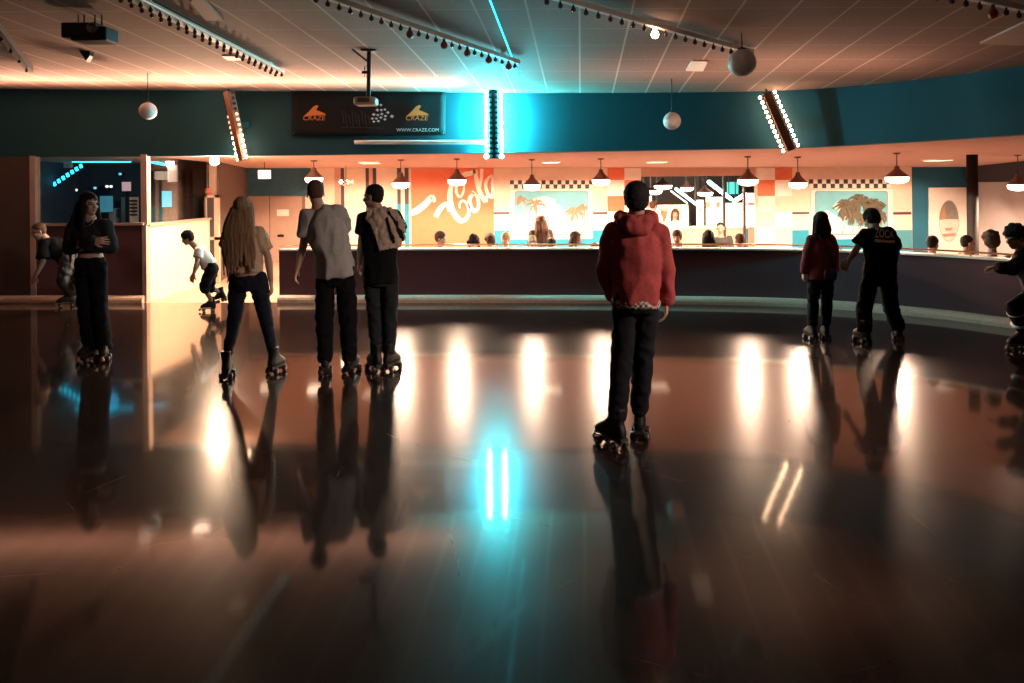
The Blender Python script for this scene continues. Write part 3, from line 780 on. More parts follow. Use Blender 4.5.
# red script mural
def ribbon(mb, pts, ws, place, off):
    pts = [Vector((x, y, 0)) for x, y in pts]
    sub = 6; sm = catmull(pts, sub); n_ = len(sm)
    W_ = [ws[min(i//sub, len(ws)-1)] + (ws[min(i//sub+1, len(ws)-1)] - ws[min(i//sub, len(ws)-1)])*((i % sub)/sub) for i in range(n_)]
    rs = []
    for i, p in enumerate(sm):
        t_ = (sm[min(i+1, n_-1)] - sm[max(i-1, 0)]); t_ = t_.normalized() if t_.length > 1e-6 else Vector((1,0,0))
        nn_ = Vector((-t_.y, t_.x, 0))*W_[i]/2
        a = p + nn_; b = p - nn_
        fr = place(a.x, a.y, off), place(b.x, b.y, off)
        rs.append([fr[0], fr[1], fr[1] + Vector((0, .006, 0)), fr[0] + Vector((0, .006, 0))])
    mb.loft(rs)
t = thing('wall_mural', 'large red mural with white script lettering on the snack bar wall', 'mural', W(452, 250))
mb = wbox(411.5, 168.5, 494, 275, 0, .02); obj('painted_panel', mb, RED, t)
def Z(x, y): return (405 + x*95/1024, 165 + y*60/647)
S_ = 95/1024
def script(name, strokes):
    mb = MB()
    for k, (pts, ws) in enumerate(strokes): ribbon(mb, [Z(*p) for p in pts], [w*S_ for w in ws], W, 0.026 + 0.002*k)
    obj(name, mb, WHITEP, t)
script('letter_c', [([(640, 210), (625, 300), (590, 345), (555, 300), (550, 230), (530, 195), (495, 240), (485, 340), (500, 450), (540, 540), (600, 600), (660, 580), (690, 510), (670, 420), (620, 385), (590, 420), (590, 470)],
                     [20, 26, 26, 28, 30, 36, 50, 58, 60, 60, 56, 40, 34, 30, 28, 24, 14])])
script('letter_o', [([(740, 300), (700, 360), (705, 440), (750, 500), (790, 450), (785, 360), (740, 300), (720, 290)], [34, 46, 46, 40, 40, 34, 30, 26])])
script('letter_l', [([(755, 50), (770, 150), (795, 260), (830, 340), (870, 400)], [44, 46, 50, 54, 46]), ([(830, 40), (825, 130), (810, 220), (800, 300)], [34, 34, 30, 26])])
script('letter_a', [([(945, 110), (900, 140), (870, 200), (880, 280), (920, 340), (945, 300), (940, 200), (945, 110)], [26, 30, 36, 36, 36, 32, 28, 26]), ([(870, 400), (890, 330), (935, 350), (950, 330)], [40, 34, 34, 24])])
script('flourish', [([(600, 125), (650, 100), (710, 90), (760, 60)], [40, 52, 50, 36])])
script('ribbon_swash', [([(60, 520), (130, 490), (220, 420), (290, 350), (320, 400)], [60, 74, 70, 60, 30]), ([(330, 560), (380, 470), (450, 420), (480, 500)], [50, 60, 50, 40])])

# palm murals with checkered borders
SKY = mat('mural_sky_paint', (0.13, 0.42, 0.50), 0.6, var=0.35, scale=2.5); SAND = mat('mural_cloud_paint', (0.80, 0.74, 0.66), 0.6, var=.08)
PALM = mat('mural_palm_paint', (0.26, 0.20, 0.13), 0.7, var=.4, scale=20); TRUNK = mat('mural_trunk_paint', (0.50, 0.36, 0.26), 0.7, var=.3)
BLKSQ = mat('black_square_paint', (0.02, 0.016, 0.016), 0.5)
def mural(x0, x1, y0, y1, label, palms, clouds, fx0, fx1, seed, pm=None):
    rnd = random.Random(seed)
    t = thing('framed_mural', label, 'mural', W((x0+x1)/2, y1))
    mb = wbox(fx0, 189.5, fx1, 239, 0.009, .02); obj('white_surround', mb, WHITEP, t)
    # rounded picture
    def rr(xa, xb, ya, yb, r, off):
        pts = []
        for cx_, cy_, a0 in ((xb-r, ya+r, -90), (xb-r, yb-r, 0), (xa+r, yb-r, 90), (xa+r, ya+r, 180)):
            for k in range(6):
                a = math.radians(a0 + 18*k); pts.append(W(cx_ + r*math.cos(a), cy_ + r*math.sin(a), off))
        return pts
    mb = MB(); mb.prism(rr(x0-1, x1+1, y0-1, y1+1, 2.5, .033), (0, .006, 0)); obj('picture_frame', mb, mat('thin_grey_frame', (.28, .22, .19), .5), t)
    mb = MB(); mb.prism(rr(x0, x1, y0, y1, 2.2, .037), (0, .006, 0)); obj('painted_sky', mb, SKY, t)
    mb = MB()
    for k, pl in enumerate(clouds): mb.prism([W(x, y, .040 + k*.0008) for x, y in pl], (0, .003, 0))
    obj('painted_cloud', mb, SAND, t)
    for k, (bx, by, tx, ty, fr, nf) in enumerate(palms):
        mb = MB(); ribbon(mb, [(bx, by), ((bx+tx)/2 + 1, (by+ty)/2), (tx, ty)], [1.8, 1.4, 1.0], W, .046)
        tr = obj('painted_trunk', mb, TRUNK, t)
        mb = MB()
        for j in range(nf):
            a = rnd.uniform(0, 2*PI); L = fr*rnd.uniform(.6, 1.0)
            ex, ey = tx + math.cos(a)*L, ty + math.sin(a)*L*.75 + L*.25
            mxp, myp = (tx+ex)/2, (ty+ey)/2 - L*.22
            pts = [(tx, ty), (mxp, myp), (ex, ey)]
            pts = [(min(x1-.6, max(x0+.6, x)), min(y1-.6, max(y0+.6, y))) for x, y in pts]
            ribbon(mb, pts, [.8, 2.2, .4], W, .048 + .0009*j)
        obj('painted_frond', mb, pm or PALM, tr)
    return t
mural(516, 587, 192, 234, 'palm beach mural with a wide pale sky, its checkered border half behind a lamp',
      [(534, 234, 536, 205, 13, 14), (523, 215, 522, 200, 8, 12), (576, 234, 575, 212, 12, 26), (583, 234, 584, 208, 9, 12)],
      [[(516.5, 233.5), (516.5, 218), (530, 214), (548, 200), (560, 206), (566, 222), (587, 226), (587, 233.5)], [(530, 200), (545, 196), (556, 200), (548, 210), (534, 212)]], 510.5, 592, 3)
mural(816, 887, 192, 234, 'mural of dense palm fronds beside a patch of teal sky, behind the bent skater',
      [(842, 234, 846, 207, 15, 40), (858, 234, 860, 202, 15, 50), (874, 234, 874, 205, 14, 46), (884, 234, 880, 216, 11, 36), (852, 234, 853, 215, 12, 36), (866, 234, 868, 218, 12, 36)],
      [[(816.5, 233.5), (816.5, 216), (826, 210), (840, 218), (848, 226), (887, 228), (887, 233.5)], [(833, 206), (838, 201), (842, 206), (838, 212)]], 810.5, 892.5, 5, mat('mural_dark_palm_paint', (.10, .085, .05), .7, var=.5, scale=20))
def border(x0, x1, y0, y1, n_, label):
    t = thing('checkered_border', label, 'wall border', W((x0+x1)/2, y1))
    mb = wbox(x0, y0, x1, y1, 0.009, .02); obj('white_board', mb, WHITEP, t)
    mb = MB(); w_ = (x1-x0)/n_; ym = (y0+y1)/2
    for i in range(n_):
        r_ = i % 2; ya, yb = (y0, ym) if r_ == 0 else (ym, y1)
        b_ = wbox(x0 + i*w_, ya, x0 + (i+1)*w_, yb, .0295, .004); mb.add(b_.v, b_.f)
    obj('black_square_pattern', mb, BLKSQ, t)
border(510, 593, 180.3, 188.6, 21, 'black and white checkered border over the palm beach mural')
border(809, 891, 179.3, 188.2, 19, 'black and white checkered border over the dense palm frond mural')

# oval picture board on the blue wall
t = thing('picture_board', 'tall white board with an oval picture on the blue wall', 'picture', W(948, 252))
obj('board', wbox(928.5, 187.5, 968, 262, 0, .03), WHITEP, t)
def oval(cx_, cy_, rx, ry, off, a0=0, a1=360, n_=32):
    return [W(cx_ + rx*math.cos(math.radians(a0 + (a1-a0)*i/n_)), cy_ + ry*math.sin(math.radians(a0 + (a1-a0)*i/n_)), off) for i in range(n_ + (0 if a1-a0 == 360 else 1))]
mb = MB(); mb.prism(oval(949, 221, 10.0, 20.8, .034), (0, .006, 0)); obj('oval_rim', mb, mat('oval_rim_brown', (.35, .27, .22), .5), t)
mb = MB(); mb.prism(oval(949, 221, 9.5, 20.2, .038), (0, .006, 0)); obj('oval_picture', mb, mat('oval_pale_paint', (.72, .58, .50), .6, var=.3, scale=14), t)
mb = MB(); mb.prism(oval(949, 221, 9.4, 20.0, .042, 185, 355), (0, .004, 0)); obj('painted_roof', mb, mat('oval_grey_paint', (.22, .20, .17), .6, var=.4, scale=18), t)
OBR = mat('oval_brown_paint', (.40, .22, .16), .6)
mb = MB(); mb.prism([W(940.5, 220, .046), W(946, 219, .046), W(945, 205, .046), W(942, 209, .046)], (0, .003, 0)); obj('painted_curtain', mb, OBR, t)
mb = MB(); mb.prism([W(942, 234, .046), W(956, 233, .046), W(955, 236, .046), W(944, 237, .046)], (0, .003, 0)); obj('painted_table', mb, OBR, t)
mb = MB(); mb.prism([W(945, 228, .046), W(953, 227.5, .046), W(951, 230.5, .046), W(946, 231, .046)], (0, .003, 0)); obj('painted_figure', mb, OBR, t)

# black column
q = P(972.5, 200, 14.6)
mb = MB(); mb.lathe([(.11, FS), (.11, FS + .12), (.095, FS + .14), (.095, sceil_z(q.x, q.y) + .03)], (q.x, q.y, 0), 24); struct('column', mb, mat('black_column_paint', (.012, .010, .011), .7, spec=.2), True)

# double door with header
trim_n[0] += 1
struct('wall_door_header', wbox(228, 168, 311, 196, 0, .10), mat('navy_header', (.025, .10, .15), .7, var=.3, scale=8))
DOORM = mat('pinkish_door', (.42, .27, .21), .55, var=.15, scale=4)
struct('door_1', wbox(249, 196, 270.3, 300, 0, .05), DOORM); struct('door_2', wbox(271, 196, 303, 300, 0, .05), DOORM)
for x in (248, 304.5): struct('trim_%d' % trim_n[0], wbox(x-1.2, 196, x+1.2, 300, 0, .07), mat('door_frame_brown', (.22, .13, .10), .6)); trim_n[0] += 1
t = tag(obj('notice_sheet', wbox(277, 209.5, 289, 216, .055, .006), WHITEP), 'white paper notice on the pinkish door', 'notice')
t = thing('door_lock', 'dark lock plate on the pinkish door', 'lock', W(281, 237, .06))
obj('lock_plate', wbox(278, 234.5, 284, 237, .05, .02), BLACKM, t, bevel=.004)
mb = MB(); q = W(281, 235.8, .07); mb.lathe([(.01, 0), (.02, .01), (.02, .03), (.01, .04)], q, 12); obj('latch', mb, BLACKM, t, True)

# tall dark board with pale frame at the end of the booth
c = G(212.5, 282.5); k_ = c.y/F
t = thing('framed_board', 'tall dark board in a pale frame standing at the entry', 'board', c)
def z_at(py, Y, px=212): return P(px, py, Y).z
mb = MB(); xl, xr = P(205.5, 0, c.y).x, P(219.5, 0, c.y).x; yt = c.y - .12
zt, zb = z_at(195, c.y), z_at(262, c.y)
mb.box((xr - .09, yt - .04, 0), (xr, yt + .04, zt)); mb.box((xl, yt - .04, zt - .05), (xr, yt + .04, zt)); mb.box((xl, yt - .04, z_at(238, c.y) - .03), (xr, yt + .04, z_at(238, c.y) + .03)); mb.box((xl, yt - .04, 0), (xl + .04, yt + .04, zt))
obj('frame', mb, mat('pale_wood_frame', (.62, .42, .31), .5), t)
mb = MB(); mb.box((xl + .03, yt - .01, .05), (xr - .08, yt + .02, zt - .04)); obj('panel', mb, STRIPE, t)
mb = MB(); q = P(208.5, 191, c.y - .1); mb.lathe([(.05, -.06), (.06, -.02), (.045, .04), (.01, .06)], q, 12); mb.box((q.x-.02, q.y-.02, zt-.01), (q.x+.02, q.y+.02, q.z-.05)); obj('beacon', mb, mat('dull_red_lens', (.5, .12, .08), .4), t, True)

# ------------------------------------------------------------------ booth interior
def seg(name, label, cat, p0, p1, Y, r, m):
    a = P(*p0, Y); b = P(*p1, Y); t = thing(name, label, cat, (a+b)/2)
    mb = MB(); mb.cap(a, b, r, r, 10, 3); obj('tube', mb, m, t, True)
    mb = MB()
    for q in (a.lerp(b, .06), a.lerp(b, .94)): mb.box((q.x-.01, q.y, q.z), (q.x+.01, q.y+.02, 2.42))
    obj('hanger', mb, BLACKM, t)
CY2 = mat('cyan_neon_booth', (.1,.9,1), emit=5, ecol=(.02, .62, .85), var=0)
seg('neon_tube', 'long level cyan neon tube at the top of the booth window', 'neon tube', (73, 161), (130, 161), 15.6, .028, CY2)
seg('neon_tube', 'short cyan neon tube in the booth side window', 'neon tube', (146, 160.5), (164, 164.5), 15.6, .028, CY2)
a = P(50, 187, 15.8); b = P(81, 166, 15.8)
t = thing('light_string', 'slanting string of cyan lozenge lights inside the booth', 'light string', a)
mb = MB(); mb.tube([a, b, Vector((b.x + .1, b.y, 2.42))], .008, 6); obj('cord', mb, BLACKM, t)
for k in range(8):
    q = a.lerp(b, k/7.0); mb = MB(); mb.obox(q, Vector((.024,0,.010)), Vector((0,.02,0)), Vector((-.012,0,.036))); obj('light', mb, CY2, t, bevel=.01)
mb = wbox(49, 163, 73, 168, 0, .06, 16.2); tag(obj('wall_light', mb, mat('dull_diffuser', (.5, .36, .32), .5)), 'pale unlit strip light at the booth ceiling', 'strip light')
def screen(name, label, cat, x0, y0, x1, y1, Y, m, foot):
    t = thing(name, label, cat, P((x0+x1)/2, y1, Y))
    obj('housing', wbox(x0-.8, y0-.8, x1+.8, y1+.8, -.01, .08, Y), BLACKM, t, bevel=.01)
    obj('display', wbox(x0, y0, x1, y1, .072, .004, Y), m, t)
    q = P((x0+x1)/2, y1, Y); mb = MB(); mb.box((q.x-.03, q.y, foot), (q.x+.03, q.y+.05, q.z)); mb.box((q.x-.12, q.y-.05, foot), (q.x+.12, q.y+.1, foot+.02)); obj('stand', mb, BLACKM, t)
DESK = 1.17
mb = MB(); a = P(46, 220, 15.9); b = P(196, 220, 15.9); mb.box((a.x + .3, 15.4, DESK - .06), (b.x - .3, 16.42, DESK)); mb.box((a.x + .3, 15.5, -.15), (a.x+.36, 16.4, DESK-.06)); mb.box((b.x-.4, 15.9, -.15), (b.x-.34, 16.4, DESK-.06))
tag(obj('console_desk', mb, mat('desk_dark', (.05,.05,.06), .5)), 'long dark console desk inside the booth', 'desk')
CSCR = mat('cyan_screen', (.1,.6,.7), emit=1.6, ecol=(.03,.62,.8), var=.2)
screen('monitor', 'bright cyan monitor behind the booth side window', 'monitor', 162, 191, 172, 207, 15.9, CSCR, DESK)
screen('monitor', 'small cyan display low in the booth side window', 'monitor', 192, 200, 197, 206, 15.95, CSCR, DESK)
screen('monitor', 'small pinkish lit monitor high in the booth window', 'monitor', 122, 182, 131, 191, 15.9, mat('pink_screen', (.6,.3,.3), emit=.5, ecol=(.8,.42,.42), var=.2), DESK)
screen('monitor', 'dim teal monitor just behind the shoulder of the person in black', 'monitor', 100, 196, 113, 212, 15.9, mat('teal_screen', (.1,.3,.4), emit=.25, ecol=(.05,.4,.55), var=.3), DESK)
for k, (x0, y0, x1, y1, m, lab) in enumerate([(128, 197, 139, 219, mat('beige_box', (.55,.40,.34), .6), 'pale beige speaker cabinet by the booth corner post'), (176, 170, 186, 219, mat('dark_box', (.06,.05,.06), .6), 'tall dark equipment rack in the booth side window'), (190.5, 165, 203, 219, mat('brown_box', (.14,.09,.075), .6), 'brown equipment locker at the end of the booth'), (116, 208, 122, 219, mat('grey_box', (.2,.2,.24), .6), 'small grey amplifier on the booth desk')]):
    Y = 16.1; t = thing('equipment_cabinet', lab, 'cabinet', P((x0+x1)/2, y1, Y))
    bb = wbox(x0, y0, x1, y1, -.25, .3, Y)
    for v in bb.v:
        if v.z < DESK + .12: v.z = DESK
    obj('body', bb, m, t, bevel=.01)
    q = P((x0+x1)/2, (y0+y1)/2, Y - .05)
    mb = MB(); hw = (x1-x0)*.35*Y/F; hh = (y1-y0)*.35*Y/F
    for j in range(5): mb.box((q.x-hw, q.y-.005, q.z - hh + j*hh*.45), (q.x+hw, q.y+.005, q.z - hh + j*hh*.45 + hh*.25))
    obj('grille', mb, BLACKM, t)
q = P(170, 163, 15.6)
t = thing('desk_spotlight', 'glaring white lamp with a pale panel behind the booth side window', 'lamp', q)
mb = MB(); mb.ell(q, Vector((.08,0,0)), Vector((0,.05,0)), Vector((0,0,.09))); obj('bulb', mb, mat('booth_bulb', (1,.9,.85), emit=18, ecol=(1,.75,.6), var=0), t, True)
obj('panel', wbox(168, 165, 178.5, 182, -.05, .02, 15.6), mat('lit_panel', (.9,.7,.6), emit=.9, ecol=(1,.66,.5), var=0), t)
mb = MB(); mb.box((q.x-.02, q.y+.02, q.z), (q.x+.02, q.y+.06, 2.42)); obj('bracket', mb, BLACKM, t)
for k, (x, y, m) in enumerate([(76, 190, 'w'), (107, 186.5, 'w'), (111, 186.5, 'w'), (95, 188, 'c'), (120, 174, 'c'), (86, 200, 'c')]):
    q = P(x, y, 16.6); t = thing('indicator_lamp', 'tiny %s indicator lamp on the booth rear wall, %s' % (('white' if m == 'w' else 'cyan'), ('by the slanting light string', 'first of the pair', 'second of the pair', 'between string and monitors', 'below the long tube', 'low behind the woman in black')[k]), 'indicator lamp', q)
    mb = MB(); mb.ell(q, Vector((.035,0,0)), Vector((0,.03,0)), Vector((0,0,.03)), 10, 6); obj('lens', mb, mat('ind_' + m, (1,1,1), emit=1.5 if m == 'w' else 1.0, ecol=(1,.85,.75) if m == 'w' else (.05,.5,.7), var=0), t, True)
    mb = MB(); mb.box((q.x-.03, q.y, q.z-.03), (q.x+.03, B0.y + 3.55, q.z+.03)); obj('bracket', mb, BLACKM, t)
light('POINT', 'booth_light', P(105, 170, 15.4), 2.5, (.05, .6, 1), .2)

# ------------------------------------------------------------------ serving area
CB_ = mat('serving_counter_cream', (.80, .68, .54), .5)
c0 = P(640, 228, 21); c1 = P(757, 228, 21)
t = thing('serving_counter', 'cream serving counter with cyan stripes in the wall opening', 'counter', ((c0.x+c1.x)/2, 21.3, FS))
mb = MB(); mb.box((c0.x, 21.0, FS), (c1.x + .1, 21.6, c0.z - .04)); obj('body', mb, CB_, t)
mb = MB(); mb.box((c0.x - .03, 20.95, c0.z - .04), (c1.x + .12, 21.65, c0.z)); obj('countertop', mb, WHITEP, t, bevel=.008)
for x in (747, 755):
    q = P(x, 230, 21); mb = MB(); mb.box((q.x-.022, 20.985, FS + .02), (q.x+.022, 20.999, c0.z - .05)); obj('stripe', mb, CYANP, t)
MENU = mat('overlit_menu_white', (.9,.85,.75), emit=1.5, ecol=(1,.86,.68), var=.05)  # emission stands in for the strong light falling on the white boards
def menu(x0, x1, y0, y1, label, marks):
    t = thing('menu_board', label, 'menu board', P((x0+x1)/2, y1, 24.5), 'brightly lit menu boards of the serving area')
    obj('frame', wbox(x0-.8, y0-.8, x1+.8, y1+.8, 0, .08, 24.5), BLACKM, t)
    obj('panel', wbox(x0, y0, x1, y1, .082, .01, 24.5), MENU, t)
    for a, b, c_, d_, m in marks: obj('print', wbox(a, b, c_, d_, .094, .004, 24.5), m, t)
    q0 = P(x0 + 1, y0, 24.5); q1 = P(x1 - 1, y0, 24.5)
    mb = MB()
    for q in (q0, q1): mb.box((q.x-.015, q.y-.05, q.z-.05), (q.x+.015, q.y-.02, 2.38))
    obj('hanger', mb, BLACKM, t)
RB = mat('menu_rust', (.45,.2,.14), .6); BLU = mat('menu_blue', (.2,.35,.55), .6)
menu(696.5, 703.5, 200, 226, 'narrow brightly lit menu board with a small rust picture', [(699, 208, 702, 213, RB)])
menu(706, 722.5, 197, 226, 'brightly lit menu board with rust and blue pictures', [(706, 202, 710, 208, RB), (716, 202, 720, 208, RB), (713, 212, 717, 217, BLU)])
menu(725.5, 743, 203, 228, 'plain wide brightly lit menu board between two dark posts', [])
menu(745.5, 756, 193, 228, 'brightly lit menu board next to the checker column', [(748, 203, 754, 205, RB)])
menu(642, 651.5, 196, 228, 'brightly lit menu board behind the red jacket skater', [(646, 200, 650, 208, RB)])
menu(655.5, 688, 205, 228, 'long low brightly lit board behind the standing guests', [(660, 208, 668, 214, RB), (674, 208, 682, 215, RB)])
def tube_k(name, label, p0, p1, Y0, Y1, r, m):
    a = P(*p0, Y0); b = P(*p1, Y1); t = thing(name, label, 'neon tube', (a+b)/2)
    mb = MB(); mb.cap(a, b, r, r, 10, 3); obj('tube', mb, m, t, True)
    mb = MB()
    for q in (a.lerp(b, .1), a.lerp(b, .9)): mb.box((q.x-.012, q.y, q.z), (q.x+.012, q.y+.025, 2.38))
    obj('hanger', mb, BLACKM, t)
CK = mat('cyan_white_neon', (.5,1,1), emit=6, ecol=(.25,.85,.9), var=0)
tube_k('neon_tube', 'thick slanting cyan tube over the serving area', (709, 182), (731, 199), 20.6, 23.6, .055, CK)
tube_k('neon_tube', 'slim slanting cyan tube by the small pendants', (676, 189), (697, 205), 20.6, 24.2, .04, CK)
tube_k('neon_tube', 'thin white slanting tube beside the slim cyan tube', (671, 191), (687, 203), 20.6, 24.0, .02, mat('white_neon', (1,.8,.75), emit=2.5, ecol=(1,.75,.65), var=0))
tube_k('neon_tube', 'white curved end tube next to the dark pendant', (734.5, 201), (745, 194.5), 23.2, 22.3, .06, mat('white_neon_end', (1,.95,.9), emit=4, ecol=(.9,.9,.85), var=0))
t = thing('hanging_light_panel', 'teal lit panel behind the thick slanting tube', 'light panel', P(732, 194, 24))
mb = MB(); q = P(732, 182, 24); mb.box((q.x-.02, 23.96, q.z-.03), (q.x+.02, 23.99, 2.38)); obj('hanger', mb, BLACKM, t)
obj('panel', wbox(727, 182, 738, 194, 0, .05, 24.0), mat('teal_glow_panel', (.05,.5,.5), emit=.7, ecol=(.02,.45,.45), var=.2), t)
for x in (724, 744):
    q = P(x, 200, 20.8); mb = MB(); mb.box((q.x-.03, 20.75, FS), (q.x+.03, 20.82, 2.4)); struct('trim_%d' % trim_n[0], mb, STRIPE); trim_n[0] += 1
light('POINT', 'kitchen_light', P(715, 196, 22.4), 220, LW, .2)
light('POINT', 'kitchen_light', P(665, 190, 23.0), 160, LW, .2)
# added spots without fixtures, brightening the lower back wall
for px in (325, 385, 452, 520, 585, 630, 775, 850, 905, 950):
    q = P(px, 165, 17.7); q.z = sceil_z(q.x, q.y) - 0.05
    light('SPOT', 'added_wall_wash', q, 330 if px < 700 else 230, LW, 0.05, (math.radians(27), 0, 0), math.radians(118), 0.35)
# flat recessed lights in the snack bar ceiling
for x, y, lab in ((551, 161.3, 'above the checkered border of the palm beach mural'), (657, 161, 'above the serving area'), (938, 159.3, 'above the oval picture board'), (370, 162, 'above the dark wall stripes')):
    d_ = 13.2
    while d_ < 19.5 and P(x, y, d_).z < sceil_z(P(x, y, d_).x, d_): d_ += .05
    q = P(x, y, d_); q.z = sceil_z(q.x, q.y) - .005
    t = thing('ceiling_light', 'flat recessed ceiling light ' + lab, 'ceiling light', q, 'recessed lights of the snack bar')
    mb = MB(); mb.box((q.x-.19, q.y-.28, q.z-.02), (q.x+.19, q.y+.28, q.z+.02)); obj('trim_frame', mb, WHITEP, t)
    mb = MB(); mb.box((q.x-.16, q.y-.25, q.z-.028), (q.x+.16, q.y+.25, q.z-.018)); obj('diffuser', mb, mat('recess_glow', (1,.85,.7), emit=2.2, ecol=(1,.72,.5), var=0), t)

# ------------------------------------------------------------------ people
def baked(mb, voxel, smooth=6, adapt=0.0, fn=None, name='m'):
    """join overlapping solids into one continuous skin (voxel remesh, then smoothing)"""
    me = mb.mesh(name); o = bpy.data.objects.new('tmp', me); COL.objects.link(o)
    r = o.modifiers.new('r', 'REMESH'); r.mode = 'VOXEL'; r.voxel_size = voxel; r.adaptivity = adapt
    if smooth:
        s_ = o.modifiers.new('s', 'SMOOTH'); s_.factor = 0.5; s_.iterations = smooth
    dg = bpy.context.evaluated_depsgraph_get(); dg.update()
    out = bpy.data.meshes.new_from_object(o.evaluated_get(dg))
    bpy.data.objects.remove(o); bpy.data.meshes.remove(me)
    if fn is not None:
        out.update()
        nor = [v.normal.copy() for v in out.vertices]
        for v, n_ in zip(out.vertices, nor): v.co = v.co + n_*fn(v.co)
    for p in out.polygons: p.use_smooth = True
    out.update(); return out

def folds(amp, freq=9.0, seed=0, squash=(1, 1, .55)):
    sd = Vector((seed*3.7, seed*1.3, seed*2.1))
    def f(c):
        q = Vector((c.x*freq*squash[0], c.y*freq*squash[1], c.z*freq*squash[2])) + sd
        a = noise.noise(q); b = noise.noise(q*2.3)
        return 1.7*(amp*(1 - 2.2*abs(a))*0.8 + amp*.4*b)
    return f

def lerpv(a, b, t): return a + (b - a)*t

def head_axes(face, tilt=0.0, lean=0.0):
    f = Vector((face[0], face[1], 0)).normalized(); r = Vector((f.y, -f.x, 0)); u = Vector((0,0,1))
    f2 = f*math.cos(tilt) - u*math.sin(tilt); u2 = u*math.cos(tilt) + f*math.sin(tilt)
    r2 = r*math.cos(lean) - u2*math.sin(lean); u3 = u2*math.cos(lean) + r*math.sin(lean)
    return f2, r2, u3

def add_head(mb, c, ax, s, neck):
    f, r, u = ax; s_ = s
    def E(a, b, d, x, y, z): mb.ell(c + f*(a*s_) + r*(b*s_) + u*(d*s_), r*(x*s_), f*(y*s_), u*(z*s_), 20, 14)
    E(-.012, 0, .035, .076, .096, .083)           # cranium
    E(.022, 0, -.035, .058, .068, .078)           # face
    E(.048, 0, -.088, .026, .030, .026)           # chin
    E(.0, 0, -.060, .055, .058, .045)             # jaw
    for k in (-1, 1):
        E(.062, k*.036, -.025, .022, .022, .020)  # cheek
        E(-.008, k*.078, -.012, .008, .019, .031) # ear
        E(.080, k*.030, .022, .026, .012, .007)   # brow
        mb.cap(c + f*(.090*s_) + r*(k*.008*s_) - u*(.034*s_), c + f*(.092*s_) + r*(k*.010*s_) - u*(.034*s_), .010*s_, .009*s_, 8, 3)
    mb.cap(c + f*(.084*s_) + u*(.012*s_), c + f*(.104*s_) - u*(.028*s_), .009*s_, .012*s_, 10, 3)    # nose
    E(.082, 0, -.058, .022, .009, .005); E(.081, 0, -.066, .020, .010, .006)   # lips
    mb.cap(neck, c - u*(.05*s_) - f*(.02*s_), .060*s_, .054*s_, 16, 4)

def add_hand(mb, wr, hd, nrm, side, s, curl=0.35):
    """palm, four unequal curled fingers and a thumb leaving the palm's side"""
    h = hd.normalized(); n_ = (nrm - h*nrm.dot(h)).normalized(); w = h.cross(n_)*side     # w: thumb side
    rings = []
    for t_, a, b in ((0, .026, .020), (.025, .034, .018), (.06, .042, .015), (.09, .042, .013), (.098, .036, .010)):
        cc = wr + h*(t_*s); rings.append([cc + w*(math.cos(2*PI*k/14)*a*s) + n_*(math.sin(2*PI*k/14)*b*s) for k in range(14)])
    mb.loft(rings)
    for i, (off, L, sp) in enumerate(((.032, .074, .16), (.0108, .082, .05), (-.0108, .076, -.06), (-.032, .060, -.2))):
        p = wr + h*(.088*s) + w*(off*s); a = 0.0; d = (h + w*sp).normalized(); rr = .0088*s
        for j, fr in enumerate((.45, .32, .25)):
            a += curl*(.8 if j == 0 else 1.1)*(1 + .12*i)
            dd = d*math.cos(a) + n_*math.sin(a); q = p + dd*(L*fr*s)
            mb.cap(p, q, rr, rr*.93, 8, 3); p = q; rr *= .92
    p = wr + h*(.022*s) + w*(.030*s); d = (h*.72 + w*.62 + n_*.30).normalized()
    q = p + d*(.045*s); mb.cap(p, q, .0135*s, .011*s, 10, 3)
    d2 = (h*.92 + w*.22 + n_*.32).normalized(); mb.cap(q, q + d2*(.034*s), .0105*s, .0085*s, 10, 3)

def torso_rings(mb, S, widths, depths, ts, N=24):
    """S: dict pel, chest, neck, hipax, shax, mid"""
    rings = []
    for t_, a, b in zip(ts, widths, depths):
        tt = max(-.15, min(1.15, t_))
        c = lerpv(lerpv(S['pel'], S['mid'], tt), lerpv(S['mid'], S['chest'], tt), tt)
        d = (lerpv(S['mid'], S['chest'], tt) - lerpv(S['pel'], S['mid'], tt)).normalized()
        k = max(0, min(1, tt)); x = lerpv(S['hipax'], S['shax'], k); x = (x - d*x.dot(d)).normalized(); y = d.cross(x)
        if S.get('arch'): c = c + y*0
        rg = []
        for i in range(N):
            th = 2*PI*i/N; cx_, sy_ = math.cos(th), math.sin(th)
            px_ = math.copysign(abs(cx_)**.85, cx_)*a; py_ = math.copysign(abs(sy_)**.85, sy_)*b
            rg.append(c + x*px_ + y*py_)
        rings.append(rg)
    mb.loft(rings)

